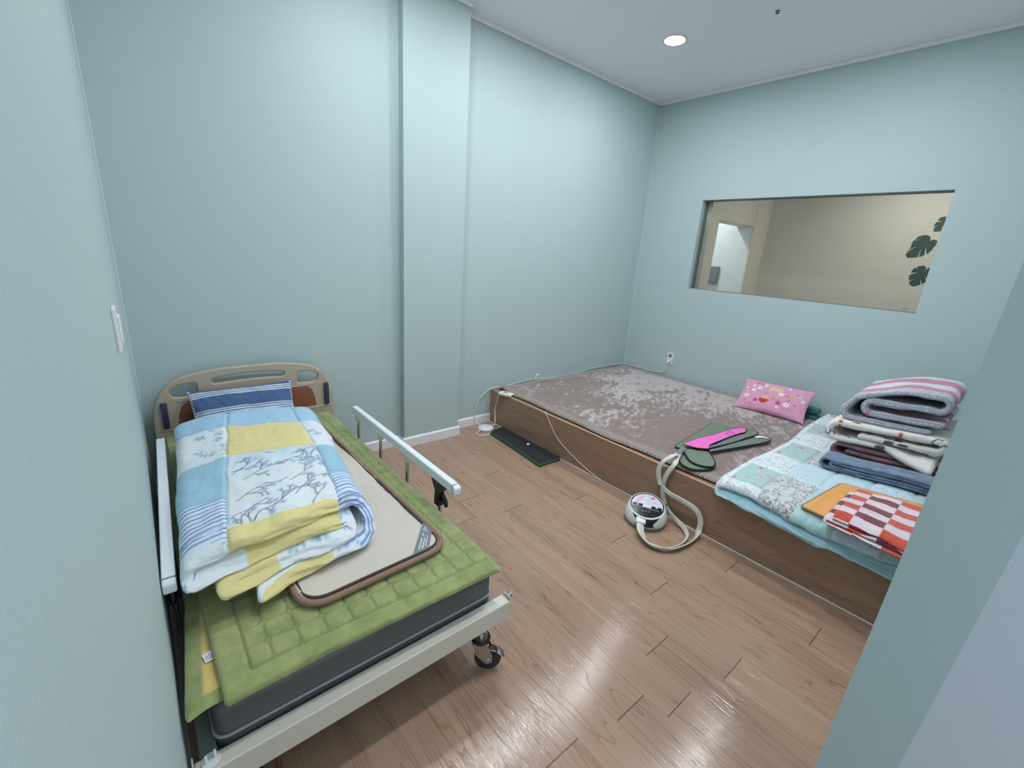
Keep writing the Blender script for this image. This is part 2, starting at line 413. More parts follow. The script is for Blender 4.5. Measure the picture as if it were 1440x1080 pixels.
def wood(name, c_dark, c_mid, c_light, planks=True, along='Y', pw=0.1525, pl=0.92, rough=0.38, seam=0.0016, phase=(0.0, 0.0)):
    """printed oak vinyl or laminate: grain runs along one object axis; planks adds seams and a shade per plank"""
    m, nt, b = newmat(name)
    b.inputs['Specular IOR Level'].default_value = 0.5
    tc = N(nt, 'ShaderNodeTexCoord'); sx = N(nt, 'ShaderNodeSeparateXYZ'); nt.links.new(tc.outputs['Object'], sx.inputs[0])
    if along == 'Y': U, V, Z = sx.outputs['X'], sx.outputs['Y'], sx.outputs['Z']
    else: U, V, Z = sx.outputs['Z'], sx.outputs['Y'], sx.outputs['X']
    u = mathn(nt, 'ADD', U, phase[0]); v = mathn(nt, 'ADD', V, phase[1])
    if planks:
        row = mathn(nt, 'FLOOR', mathn(nt, 'DIVIDE', u, pw))
        wn = N(nt, 'ShaderNodeTexWhiteNoise', noise_dimensions='1D'); nt.links.new(row, wn.inputs['W'])
        v2 = mathn(nt, 'ADD', v, mathn(nt, 'MULTIPLY', wn.outputs['Value'], pl))
        idx = mathn(nt, 'FLOOR', mathn(nt, 'DIVIDE', v2, pl))
        wn2 = N(nt, 'ShaderNodeTexWhiteNoise', noise_dimensions='2D')
        cb = N(nt, 'ShaderNodeCombineXYZ'); nt.links.new(row, cb.inputs[0]); nt.links.new(idx, cb.inputs[1]); nt.links.new(cb.outputs[0], wn2.inputs['Vector'])
        shade = wn2.outputs['Value']
        fu = mathn(nt, 'ABSOLUTE', mathn(nt, 'SUBTRACT', mathn(nt, 'FRACT', mathn(nt, 'DIVIDE', u, pw)), 0.5))
        fv = mathn(nt, 'ABSOLUTE', mathn(nt, 'SUBTRACT', mathn(nt, 'FRACT', mathn(nt, 'DIVIDE', v2, pl)), 0.5))
        su = mathn(nt, 'MULTIPLY', mathn(nt, 'GREATER_THAN', fu, 0.5 - seam * 0.35 / pw), 0.35)
        sv = mathn(nt, 'GREATER_THAN', fv, 0.5 - seam / pl)
        seamv = mathn(nt, 'MAXIMUM', su, sv)
        seedv = mathn(nt, 'MULTIPLY', shade, 37.0)
    else:
        seedv = None
    # grain coordinates
    def coords(sc_u, sc_v, add=None):
        c = N(nt, 'ShaderNodeCombineXYZ')
        nt.links.new(mathn(nt, 'MULTIPLY', u, sc_u), c.inputs[0]); nt.links.new(mathn(nt, 'MULTIPLY', v, sc_v), c.inputs[1])
        if add is not None: nt.links.new(add, c.inputs[2])
        return c.outputs[0]
    g1 = N(nt, 'ShaderNodeTexNoise'); g1.inputs['Scale'].default_value = 1.0; g1.inputs['Detail'].default_value = 2; g1.inputs['Roughness'].default_value = 0.5
    nt.links.new(coords(8, 0.8, seedv), g1.inputs['Vector'])
    rings = mathn(nt, 'FRACT', mathn(nt, 'MULTIPLY', g1.outputs['Fac'], 14.0))       # cathedral figure
    g2 = N(nt, 'ShaderNodeTexNoise'); g2.inputs['Scale'].default_value = 1.0; g2.inputs['Detail'].default_value = 4; g2.inputs['Roughness'].default_value = 0.65
    nt.links.new(coords(140, 2.4, seedv), g2.inputs['Vector'])                          # fine pores
    g3 = N(nt, 'ShaderNodeTexNoise'); g3.inputs['Scale'].default_value = 1.0; g3.inputs['Detail'].default_value = 3
    nt.links.new(coords(14, 1.6, seedv), g3.inputs['Vector'])
    ringd = mathn(nt, 'POWER', rings, 9.0)
    f = mathn(nt, 'ADD', mathn(nt, 'MULTIPLY', g3.outputs['Fac'], 0.50), mathn(nt, 'MULTIPLY', g2.outputs['Fac'], 0.30))
    f = mathn(nt, 'ADD', f, 0.12)
    f = mathn(nt, 'SUBTRACT', f, mathn(nt, 'MULTIPLY', ringd, 0.21))
    cr = N(nt, 'ShaderNodeValToRGB'); nt.links.new(f, cr.inputs[0])
    el = cr.color_ramp.elements
    el[0].position = 0.22; el[0].color = l4(c_dark); el[1].position = 0.72; el[1].color = l4(c_light)
    e = el.new(0.47); e.color = l4(c_mid)
    colr = cr.outputs['Color']
    if planks:
        mr = N(nt, 'ShaderNodeMapRange'); mr.inputs['To Min'].default_value = 0.96; mr.inputs['To Max'].default_value = 1.04; nt.links.new(shade, mr.inputs['Value'])
        sc = N(nt, 'ShaderNodeVectorMath', operation='SCALE'); nt.links.new(colr, sc.inputs[0]); nt.links.new(mr.outputs['Result'], sc.inputs['Scale'])
        mx = N(nt, 'ShaderNodeMix', data_type='RGBA'); nt.links.new(sc.outputs['Vector'], mx.inputs[6]); mx.inputs[7].default_value = l4((52, 38, 30))
        nt.links.new(mathn(nt, 'MULTIPLY', seamv, 0.85), mx.inputs[0]); colr = mx.outputs[2]
    nt.links.new(colr, b.inputs['Base Color'])
    g4 = N(nt, 'ShaderNodeTexNoise'); g4.inputs['Scale'].default_value = 1.0; g4.inputs['Detail'].default_value = 2
    nt.links.new(coords(380, 9, seedv), g4.inputs['Vector'])
    rr = mathn(nt, 'ADD', mathn(nt, 'MULTIPLY', g2.outputs['Fac'], 0.12), rough - 0.06)
    nt.links.new(rr, b.inputs['Roughness'])
    bu = N(nt, 'ShaderNodeBump'); bu.inputs['Strength'].default_value = 0.42; bu.inputs['Distance'].default_value = 0.0014
    hh = mathn(nt, 'SUBTRACT', mathn(nt, 'ADD', mathn(nt, 'MULTIPLY', g2.outputs['Fac'], 0.6), mathn(nt, 'MULTIPLY', g4.outputs['Fac'], 0.75)), mathn(nt, 'MULTIPLY', ringd, 0.5))
    if planks: hh = mathn(nt, 'SUBTRACT', hh, mathn(nt, 'MULTIPLY', seamv, 1.5))
    nt.links.new(hh, bu.inputs['Height']); nt.links.new(bu.outputs['Normal'], b.inputs['Normal'])
    return m

WALLC = (180, 197, 198)
M_wall = wallpaper('teal_wallpaper', WALLC)
M_hall = wallpaper('pale_blue_wallpaper', (204, 210, 220), 0.4)
M_ceil = mat('ceiling_paper', (242, 241, 246), 0.8, bump=(180, 0.15, 0.001), var=0.02, vscale=200)
M_white = mat('white_trim', (232, 232, 236), 0.4, var=0.02)
M_floor = wood('oak_vinyl', (128, 99, 81), (166, 135, 114), (182, 152, 130), True, 'Y', rough=0.15, pl=1.35)
M_board = wood('oak_laminate', (122, 95, 78), (160, 128, 106), (176, 144, 121), False, 'Z', rough=0.5)
M_boardtop = wood('oak_laminate_top', (92, 70, 56), (128, 102, 84), (146, 118, 98), False, 'Y', rough=0.5)
M_edge = mat('oak_edge_band', (190, 146, 112), 0.45, var=0.08, vscale=60)
M_beige = wallpaper('beige_wallpaper', (206, 201, 191))
M_cream = wallpaper('cream_wallpaper', (220, 213, 200))
M_pale = mat('pale_wall', (226, 230, 232), 0.7, var=0.02)
M_leaf = mat('dark_green_vinyl', (38, 62, 54), 0.6, var=0.1, vscale=40)
M_plast = mat('white_plastic', (228, 230, 232), 0.35, var=0.02)
M_greyp = mat('grey_plastic', (120, 124, 130), 0.45, var=0.05)
M_black = mat('black_plastic', (22, 23, 26), 0.4, var=0.1)
M_dark = mat('dark_steel', (52, 58, 60), 0.45, metal=0.3, var=0.1)
M_steel = mat('chrome', (200, 200, 200), 0.18, metal=1.0, var=0.03)
M_cream_metal = mat('cream_enamel', (214, 208, 196), 0.38, var=0.03, vscale=8)
M_rail = mat('white_enamel', (226, 232, 236), 0.35, var=0.02)
M_bedgrey = mat('grey_enamel', (128, 136, 134), 0.5, var=0.05)
M_tan = mat('tan_moulded_plastic', (182, 168, 148), 0.5, bump=(300, 0.1, 0.0006), var=0.04)
M_panel = mat('brown_insert', (138, 84, 60), 0.5, var=0.12, vscale=18)
M_clip = mat('navy_plastic', (52, 50, 84), 0.4, var=0.05)
M_vinyl = mat('charcoal_vinyl', (84, 86, 88), 0.34, bump=(60, 0.12, 0.003), var=0.05, vscale=20)
M_pipe = mat('grey_piping', (150, 154, 160), 0.45, var=0.03)
M_cable = mat('white_cable', (222, 222, 218), 0.45, var=0.02)
M_hose = mat('cream_hose', (214, 210, 198), 0.4, var=0.04)
M_rubber = mat('black_rubber', (40, 41, 44), 0.55, var=0.1)
M_cloth = cloth('printed_cotton', 0.85, 0.15, (700, 0.2, 0.0008), coarse=(38, 0.35, 0.006))
M_velvet = cloth('green_velvet', 0.75, 0.5, (500, 0.25, 0.001), coarse=(30, 0.12, 0.004), var=0.1)
M_plush = cloth('plush', 0.9, 0.5, (350, 0.5, 0.003), coarse=(24, 0.3, 0.006), var=0.15)
M_mat = cloth('beige_coated_cloth', 0.55, 0.05, (300, 0.08, 0.0008), coarse=(9, 0.45, 0.006), var=0.02)
M_bind = mat('brown_binding', (140, 112, 92), 0.7, bump=(400, 0.3, 0.001), var=0.06)
M_bind2 = mat('dark_brown_binding', (70, 54, 48), 0.7, bump=(600, 0.4, 0.001), var=0.08)
M_green = mat('sage_nylon', (112, 128, 108), 0.6, bump=(60, 0.2, 0.002), var=0.06)
M_pink = mat('bright_pink_nylon', (240, 112, 196), 0.5, bump=(50, 0.12, 0.002), var=0.03)
M_blk_trim = mat('black_piping', (26, 28, 32), 0.55, var=0.1)
M_strapg = mat('grey_strap', (126, 130, 142), 0.5, var=0.1)
M_matblack = mat('black_ribbed_mat', (38, 40, 42), 0.9, bump=(380, 0.6, 0.003), var=0.25, vscale=420)
M_greenedge = mat('green_edging', (50, 90, 68), 0.7, var=0.1)
M_teal = mat('teal_cloth', (56, 122, 124), 0.8, bump=(200, 0.3, 0.002), var=0.1)
# ------------------------------------------------------------------ the room
XL, XR, YB, YBL, YP, ZC = -0.053, 4.313, 3.010, 2.957, 2.894, 3.02
PX0, PX1 = 1.447, 1.932
def struct(name, bm, m, smooth=False, origin=None, parent=None, **kw):
    o = fin(name, bm, m, parent, smooth=smooth, origin=origin, **kw)
    if parent is None: o['kind'] = 'structure'
    return o
bm = BM(); box(bm, (-0.4, -1.6, -0.1), (4.43, 3.2, 0)); struct('floor', bm, M_floor, origin=(0, 0, 0))
bm = BM(); box(bm, (-0.4, -0.06, ZC), (4.43, 3.2, ZC + 0.1)); struct('ceiling', bm, M_ceil)
bm = BM(); box(bm, (-0.25, -1.0, 0), (XL, 3.2, ZC)); struct('wall_left', bm, M_wall)
bm = BM(); box(bm, (XL, YBL, 0), (PX0, 3.2, ZC)); struct('wall_back_left', bm, M_wall)
bm = BM(); box(bm, (PX0, YP, 0), (PX1, 3.2, ZC), 0.003); struct('wall_back_pillar', bm, M_wall)
bm = BM(); box(bm, (PX1, YB, 0), (XR, 3.2, ZC)); struct('wall_back', bm, M_wall)
WY0, WY1, WZ0, WZ1, WT = 0.601, 2.378, 1.264, 2.096, 0.11
bm = BM()
box(bm, (XR, -0.2, 0), (XR + WT, WY0, ZC)); box(bm, (XR, WY1, 0), (XR + WT, 3.2, ZC))
box(bm, (XR, WY0, 0), (XR + WT, WY1, WZ0)); box(bm, (XR, WY0, WZ1), (XR + WT, WY1, ZC))
struct('wall_right', bm, M_wall)
# partition beside the doorway the picture is taken from; its upright edges are tilted to line up with the camera view
bm = BM()
def ye1(z): return 0.0727 - 0.0226 * z
def ye2(z): return -0.017 - 0.040 * z
v = []
for z in (0.0, ZC):
    v.append([bm.verts.new((0.95, ye1(z), z)), bm.verts.new((4.33, ye1(z), z)), bm.verts.new((4.33, ye2(z), z)), bm.verts.new((0.95, ye2(z), z))])
for i in range(4):
    j = (i + 1) % 4; bm.faces.new((v[0][i], v[0][j], v[1][j], v[1][i]))
bm.faces.new(v[0][::-1]); bm.faces.new(v[1])
struct('wall_front', bm, M_wall)
# smooth pale side wall of the hall outside, meeting the partition's outer corner
bm = BM()
v = []
for z in (0.0, ZC):
    y0 = ye2(z) + 0.002
    v.append([bm.verts.new((0.953, y0, z)), bm.verts.new((1.1, y0, z)), bm.verts.new((1.1, -1.2, z)), bm.verts.new((0.953, -1.2, z))])
for i in range(4):
    j = (i + 1) % 4; bm.faces.new((v[0][i], v[0][j], v[1][j], v[1][i]))
bm.faces.new(v[0][::-1]); bm.faces.new(v[1])
struct('wall_hall', bm, M_hall)
# skirting boards with a chamfered top
def skirting(bm, x0, x1, y, h=0.078, t=0.013):
    p = [(y, 0), (y - t, 0), (y - t, h - 0.010), (y - t * 0.35, h), (y, h)]
    a = [bm.verts.new((x0, q, z)) for q, z in p]; b = [bm.verts.new((x1, q, z)) for q, z in p]
    for i in range(5): j = (i + 1) % 5; bm.faces.new((a[i], a[j], b[j], b[i]))
    bm.faces.new(a[::-1]); bm.faces.new(b)
bm = BM(); skirting(bm, XL, PX0 - 0.013, YBL); struct('baseboard_back_left', bm, M_white)
bm = BM(); skirting(bm, PX0 - 0.013, PX1 + 0.013, YP); box(bm, (PX0 - 0.013, YP, 0), (PX0, YBL, 0.07)); box(bm, (PX1, YP, 0), (PX1 + 0.013, YB, 0.07)); struct('baseboard_back_pillar', bm, M_white)
bm = BM(); skirting(bm, PX1 + 0.013, 2.351, YB); struct('baseboard_back', bm, M_white)
# slim cornice: two small steps
def cornice(bm, lo, hi): box(bm, lo, hi, 0.004, 2)
bm = BM()
cornice(bm, (PX1, YB - 0.022, ZC - 0.022), (XR, YB, ZC)); cornice(bm, (PX1, YB - 0.036, ZC - 0.010), (XR, YB - 0.02, ZC))
struct('trim_1', bm, M_ceil)
bm = BM()
cornice(bm, (XR - 0.022, 0.02, ZC - 0.022), (XR, YB, ZC)); cornice(bm, (XR - 0.036, 0.02, ZC - 0.010), (XR - 0.02, YB, ZC))
struct('trim_2', bm, M_ceil)
bm = BM()
cornice(bm, (PX0, YP - 0.022, ZC - 0.022), (PX1, YP, ZC)); struct('trim_3', bm, M_ceil)
bm = BM(); cornice(bm, (XL, YBL - 0.022, ZC - 0.022), (PX0, YBL, ZC)); struct('trim_4', bm, M_ceil)
# thin pale beads in the room's inner corners
bm = BM(); tube(bm, [(XL + 0.001, YBL - 0.001, 0.08), (XL + 0.001, YBL - 0.001, ZC - 0.02)], 0.0035, 8); struct('trim_5', bm, M_hall)
bm = BM(); tube(bm, [(XR - 0.001, YB - 0.001, 0.34), (XR - 0.001, YB - 0.001, ZC - 0.03)], 0.0035, 8); struct('trim_6', bm, M_hall)
# internal window: clear pane set back in the opening, thin reveal lining
mg = bpy.data.materials.new('clear_glass'); mg.use_nodes = True
nt = mg.node_tree; nt.nodes.remove(nt.nodes['Principled BSDF'])
tr = N(nt, 'ShaderNodeBsdfTransparent'); tr.inputs[0].default_value = (0.93, 0.95, 0.94, 1)
gl = N(nt, 'ShaderNodeBsdfGlossy'); gl.inputs['Roughness'].default_value = 0.02
fr = N(nt, 'ShaderNodeFresnel'); fr.inputs[0].default_value = 1.45
mx = N(nt, 'ShaderNodeMixShader'); nt.links.new(fr.outputs[0], mx.inputs[0]); nt.links.new(tr.outputs[0], mx.inputs[1]); nt.links.new(gl.outputs[0], mx.inputs[2])
nt.links.new(mx.outputs[0], nt.nodes['Material Output'].inputs[0])
bm = BM()
for lo, hi in (((4.36, WY0, WZ0), (4.425, WY0 + 0.006, WZ1)), ((4.36, WY1 - 0.006, WZ0), (4.425, WY1, WZ1)), ((4.36, WY0, WZ0), (4.425, WY1, WZ0 + 0.006)), ((4.36, WY0, WZ1 - 0.006), (4.425, WY1, WZ1))):
    box(bm, lo, hi)
win = struct('window_1', bm, M_bedgrey)
bm = BM(); box(bm, (4.385, WY0 + 0.006, WZ0 + 0.006), (4.391, WY1 - 0.006, WZ1 - 0.006)); fin('glass_pane', bm, mg, win)
# maker's stamp etched in the lower corner of the pane: two tiny rows of marks
bm = BM()
for r_ in range(2):
    for k in range(5): box(bm, (4.3835, 0.655 + k * 0.008, 1.292 - r_ * 0.009), (4.3848, 0.660 + k * 0.008, 1.297 - r_ * 0.009))
fin('glass_stamp', bm, M_greyp, win, label='small grey stamp in the lower corner of the glass')
# corridor on the other side of the pane
bm = BM(); box(bm, (4.43, -0.3, -0.1), (6.0, 4.6, 0)); struct('floor_corridor', bm, M_floor, origin=(0, 0, 0))
bm = BM(); box(bm, (4.43, -0.3, 2.6), (6.0, 4.6, 2.7)); struct('ceiling_corridor', bm, M_ceil)
bm = BM(); box(bm, (5.8, -0.3, 0), (5.9, 2.331, 2.6)); struct('wall_corridor_far', bm, M_beige)
bm = BM(); box(bm, (4.43, -0.3, 0), (5.8, -0.2, 2.6)); struct('wall_corridor_light_stop', bm, M_beige)  # unseen wall added to keep world light out of the corridor
bm = BM(); box(bm, (4.43, 2.33, 0), (4.612, 2.46, 2.6)); struct('wall_corridor_pier', bm, M_cream)
bm = BM(); box(bm, (4.612, 2.335, 1.952), (5.43, 2.53, 2.6)); struct('wall_corridor_lintel', bm, M_cream)
bm = BM(); box(bm, (5.43, 2.33, 0), (5.9, 2.35, 2.6)); struct('wall_corridor_corner', bm, M_cream)
bm = BM(); box(bm, (5.43, 2.35, 0), (5.9, 4.4, 2.6)); struct('wall_corridor_passage', bm, M_pale)
bm = BM(); box(bm, (4.43, 4.4, 0), (5.9, 4.5, 2.6)); struct('wall_corridor_end', bm, M_pale)
bm = BM(); box(bm, (4.43, 2.62, 0), (4.45, 4.4, 2.6)); struct('wall_corridor_inner', bm, M_pale)
t = empty('wall_box', (5.428, 2.77, 1.29), 'grey box mounted on the pale passage wall seen through the window', 'wall box')
bm = BM(); box(bm, (5.398, 2.628, 1.295), (5.430, 2.92, 1.497), 0.004); fin('case', bm, M_greyp, t)
bm = BM(); box(bm, (5.394, 2.636, 1.303), (5.399, 2.912, 1.489), 0.002); fin('cover', bm, M_greyp, t)

# split-leaf stickers on the far corridor wall
LEAF_TOP = [(0.86, 1.938), (0.872, 1.962), (0.847, 2.002), (0.874, 1.977), (0.875, 1.994), (0.867, 2.024), (0.822, 2.031), (0.861, 2.038), (0.854, 2.054), (0.848, 2.064), (0.826, 2.071), (0.8, 2.073), (0.774, 2.07), (0.751, 2.049), (0.748, 2.013), (0.755, 1.976), (0.772, 1.95), (0.798, 1.944), (0.812, 1.998), (0.816, 1.944), (0.841, 1.942)]
LEAF_MID = [(0.989, 1.694), (1.008, 1.716), (1.015, 1.727), (1.013, 1.738), (0.97, 1.774), (1.011, 1.747), (1.01, 1.757), (0.937, 1.813), (1.003, 1.776), (0.992, 1.804), (0.995, 1.835), (0.988, 1.859), (0.927, 1.869), (0.98, 1.868), (0.963, 1.894), (0.935, 1.906), (0.911, 1.91), (0.885, 1.903), (0.869, 1.884), (0.87, 1.858), (0.852, 1.87), (0.831, 1.868), (0.815, 1.855), (0.816, 1.84), (0.821, 1.828), (0.816, 1.819), (0.829, 1.801), (0.839, 1.77), (0.852, 1.75), (0.864, 1.737), (0.885, 1.807), (0.878, 1.73), (0.899, 1.715), (0.912, 1.711), (0.915, 1.792), (0.922, 1.707), (0.953, 1.703), (0.978, 1.701)]
LEAF_LOW = [(0.889, 1.436), (0.916, 1.452), (0.928, 1.475), (0.887, 1.514), (0.928, 1.487), (0.936, 1.511), (0.939, 1.539), (0.881, 1.573), (0.935, 1.561), (0.93, 1.588), (0.921, 1.607), (0.881, 1.605), (0.911, 1.616), (0.889, 1.627), (0.86, 1.635), (0.842, 1.626), (0.835, 1.611), (0.835, 1.579), (0.829, 1.603), (0.816, 1.618), (0.794, 1.616), (0.773, 1.595), (0.767, 1.557), (0.778, 1.517), (0.794, 1.499), (0.83, 1.544), (0.802, 1.491), (0.819, 1.473), (0.83, 1.467), (0.851, 1.517), (0.839, 1.462), (0.863, 1.445)]
def leaf_sticker(poly, label):
    """a split leaf cut from thin vinyl, stuck flat on the wall"""
    bm = BM()
    f = [bm.verts.new((5.7975, y, z)) for y, z in poly]; g = [bm.verts.new((5.8, y, z)) for y, z in poly]
    n = len(poly); bm.faces.new(f); bm.faces.new(g[::-1])
    for i in range(n): j = (i + 1) % n; bm.faces.new((f[i], f[j], g[j], g[i]))
    return fin('leaf_sticker', bm, M_leaf, label=label, cat='wall decal', group='leaf stickers on the corridor wall')
leaf_sticker(LEAF_TOP, 'dark green split-leaf sticker behind the glass, topmost and cut off by the edge')
leaf_sticker(LEAF_MID, 'dark green split-leaf sticker behind the glass, the large middle one of three')
leaf_sticker(LEAF_LOW, 'dark green split-leaf sticker behind the glass, lowest of the three near the sill')

# light switch on the left wall
t = empty('light_switch', (XL, 1.57, 1.245), 'white light switch plate on the left wall above the bed', 'light switch')
bm = BM(); box(bm, (XL, 1.528, 1.178), (XL + 0.009, 1.620, 1.292), 0.003); fin('cover_plate', bm, M_plast, t)
bm = BM(); box(bm, (XL + 0.009, 1.550, 1.200), (XL + 0.015, 1.598, 1.270), 0.002); fin('rocker', bm, M_plast, t)
# wall outlet
t = empty('wall_outlet', (XR, 2.437, 0.52), 'white double wall outlet on the window wall above the brown mat', 'outlet')
bm = BM(); box(bm, (XR - 0.009, 2.402, 0.462), (XR, 2.474, 0.582), 0.003); fin('cover_plate', bm, M_plast, t)
for zz in (0.552, 0.494):
    bm = BM(); cyl(bm, (XR - 0.0095, 2.438, zz), (XR - 0.002, 2.438, zz), 0.021, 24)
    s = fin('socket', bm, M_greyp, t, auto=40)
# ceiling lamp in view: recessed round downlight
LAMPS = [(3.2, 2.19), (2.2, 2.20), (1.2, 2.20), (3.2, 1.0), (2.2, 1.0), (1.2, 1.0)]
t = empty('ceiling_downlight', (3.2, 2.19, ZC), 'round white downlight glowing in the ceiling near the far corner', 'ceiling light')
bm = BM(); lathe(bm, [(0.070, -0.004), (0.085, -0.006), (0.089, -0.003), (0.089, 0.0)], 48, Matrix.Translation((3.2, 2.19, ZC)), cap=False); fin('trim_ring', bm, M_white, t, auto=50)
LAMP_ON = glow('lamp_diffuser', (244, 248, 255), 30.0)
bm = BM(); lathe(bm, [(0.070, -0.0045), (0.070, -0.001)], 48, Matrix.Translation((3.2, 2.19, ZC))); fin('diffuser', bm, LAMP_ON, t, auto=50)
# small sprinkler head
t = empty('sprinkler_head', (3.258, 1.527, ZC), 'small dark sprinkler head on the white ceiling', 'sprinkler')
bm = BM(); lathe(bm, [(0.014, 0), (0.014, -0.003), (0.005, -0.004), (0.005, -0.012)], 20, Matrix.Translation((3.258, 1.527, ZC))); fin('body', bm, M_greyp, t, auto=50)
bm = BM(); lathe(bm, [(0.009, -0.012), (0.009, -0.014)], 20, Matrix.Translation((3.258, 1.527, ZC))); fin('deflector', bm, M_dark, t, auto=50)

# ------------------------------------------------------------------ light
def area(name, loc, size, power, col, rot=(0, 0, 0), shape='DISK'):
    d = bpy.data.lights.new(name, 'AREA'); d.shape = shape; d.size = size; d.energy = power; d.color = col
    o = bpy.data.objects.new(name, d); COL.objects.link(o); o.location = loc; o.rotation_euler = rot
    return o
LCOL = (0.92, 0.965, 1.0)
for i, (x, y) in enumerate(LAMPS):
    area('ceiling_lamp', (x, y, ZC - 0.008), 0.14, 10.5 if y > 1.5 else 13.5, LCOL)
area('corridor_lamp', (5.0, 0.9, 2.59), 0.14, 15, (1.0, 0.97, 0.92))
area('passage_lamp', (4.85, 3.0, 2.59), 0.14, 13, (0.9, 0.96, 1.0))
w = bpy.data.worlds.new('hall_daylight'); scene.world = w; w.use_nodes = True
w.node_tree.nodes['Background'].inputs[0].default_value = (0.72, 0.80, 0.88, 1); w.node_tree.nodes['Background'].inputs[1].default_value = 1.8

# ------------------------------------------------------------------ camera
cd = bpy.data.cameras.new('camera'); cam = bpy.data.objects.new('camera', cd); COL.objects.link(cam); scene.camera = cam
Rr = ((0.7677264520011275, -0.637386687820629, 0.06583543944418287), (0.1336334878176578, 0.2597451009427829, 0.9563862051859132), (0.6266882684648314, 0.725445168655269, -0.28458939095349267))
mw = Matrix.Identity(4)
for i in range(3):
    mw[i][0] = Rr[0][i]; mw[i][1] = Rr[1][i]; mw[i][2] = -Rr[2][i]
mw[0][3], mw[1][3], mw[2][3] = 0.0, 0.0, 1.5
cam.matrix_world = mw
cd.sensor_fit = 'HORIZONTAL'; cd.sensor_width = 36.0; cd.lens = 36.0 * 623.93 / 1440.0; cd.clip_start = 0.01
vs = scene.view_settings
scene.display_settings.display_device = 'sRGB'
vs.view_transform = 'Standard'; vs.look = 'None'; vs.gamma = 1.0; vs.use_curve_mapping = False; vs.exposure = 0.0
# ------------------------------------------------------------------ hospital bed
bed = empty('hospital_bed', (0.44, 1.95, 0), 'cream metal hospital bed with tan headboard and white side rails', 'bed')
bm = BM()
box(bm, (0.845, 1.03, 0.195), (0.885, 2.84, 0.25), 0.003)                 # long side members
box(bm, (-0.030, 1.03, 0.195), (0.008, 2.84, 0.25), 0.003)
for yy in (1.35, 1.95, 2.5, 2.78): box(bm, (0.0, yy, 0.2), (0.86, yy + 0.04, 0.235), 0.003)
for k in range(9): box(bm, (0.02 + k * 0.1, 1.05, 0.232), (0.045 + k * 0.1, 2.8, 0.238), 0.001)
fin('bed_frame', bm, M_bedgrey, bed)
bm = BM(); box(bm, (-0.041, 0.990, 0.181), (0.920, 1.036, 0.260), 0.004, 3)
foot = fin('foot_bar', bm, M_cream_metal, bed, label='cream box-section foot bar')
bm = BM(); box(bm, (0.9205, 0.992, 0.235), (0.9245, 1.032, 0.272), 0.0012); fin('end_plate', bm, M_cream_metal, foot)
bm = BM(); cyl(bm, (0.9245, 1.012, 0.266), (0.934, 1.012, 0.266), 0.009, 20, 0.009); cyl(bm, (0.934, 1.012, 0.266), (0.938, 1.012, 0.266), 0.0115, 20); fin('locking_pin', bm, M_steel, foot, auto=40)
bm = BM(); box(bm, (-0.0450, 0.992, 0.235), (-0.0415, 1.032, 0.285), 0.0012); fin('end_plate', bm, M_cream_metal, foot)
# legs and casters
def caster(x, y, rot):
    bm = BM()
    R = Matrix.Translation((x, y, 0)) @ Matrix.Rotation(rot, 4, 'Z')
    t = bmesh.new()
    lathe(t, [(0.012, 0.185), (0.012, 0.148), (0.027, 0.146), (0.030, 0.138), (0.030, 0.128), (0.024, 0.122), (0.010, 0.12)], 28)
    for s in (-1, 1):
        pr_ = [(-0.026, 0.122), (0.026, 0.122), (0.046, 0.075), (0.046, 0.045), (0.020, 0.040), (-0.014, 0.075)]
        a = [t.verts.new((p, s * 0.019, z)) for p, z in pr_]; b2 = [t.verts.new((p, s * 0.022, z)) for p, z in pr_]
        for i in range(6): j = (i + 1) % 6; t.faces.new((a[i], a[j], b2[j], b2[i]))
        t.faces.new(a[::-1]); t.faces.new(b2)
    tt = bmesh.new(); box(tt, (-0.028, -0.022, 0.116), (0.03, 0.022, 0.126), 0.003); merge(t, tt)
    tt = bmesh.new(); cyl(tt, (0.03, -0.026, 0.05), (0.03, 0.026, 0.05), 0.008, 14); merge(t, tt)
    bmesh.ops.transform(t, matrix=R, verts=t.verts[:]); merge(bm, t)
    c = fin('caster', bm, M_steel, bed, auto=35)
    bm = BM(); t = bmesh.new()
    lathe(t, [(0.018, -0.014), (0.040, -0.015), (0.0475, -0.011), (0.05, -0.004), (0.05, 0.004), (0.0475, 0.011), (0.040, 0.015), (0.018, 0.014)], 40, Matrix.Rotation(PI / 2, 4, 'X'))
    bmesh.ops.transform(t, matrix=R @ Matrix.Translation((0.03, 0, 0.05)), verts=t.verts[:]); merge(bm, t)
    fin('wheel', bm, M_rubber, c, auto=40)
    bm = BM(); t = bmesh.new()
    tt = bmesh.new(); box(tt, (0.062, -0.016, 0.082), (0.098, 0.016, 0.087), 0.002); bmesh.ops.rotate(tt, cent=(0.062, 0, 0.085), matrix=Matrix.Rotation(math.radians(38), 3, 'Y'), verts=tt.verts[:]); merge(t, tt)
    tt = bmesh.new(); box(tt, (-0.03, -0.014, 0.098), (0.06, 0.014, 0.103), 0.001); bmesh.ops.rotate(tt, cent=(0.0, 0, 0.1), matrix=Matrix.Rotation(math.radians(14), 3, 'Y'), verts=tt.verts[:]); merge(t, tt)
    bmesh.ops.transform(t, matrix=R, verts=t.verts[:]); merge(bm, t)
    fin('brake_pedal', bm, M_steel, c, auto=40)
    bm = BM(); lathe(bm, [(0.033, 0.146), (0.036, 0.140), (0.036, 0.134), (0.033, 0.130)], 28, Matrix.Translation((x, y, 0))); fin('swivel_ring', bm, M_black, c, auto=40)
caster(0.810, 1.015, math.radians(-38)); caster(0.06, 1.015, math.radians(-60)); caster(0.81, 2.74, math.radians(70)); caster(0.06, 2.74, math.radians(100))
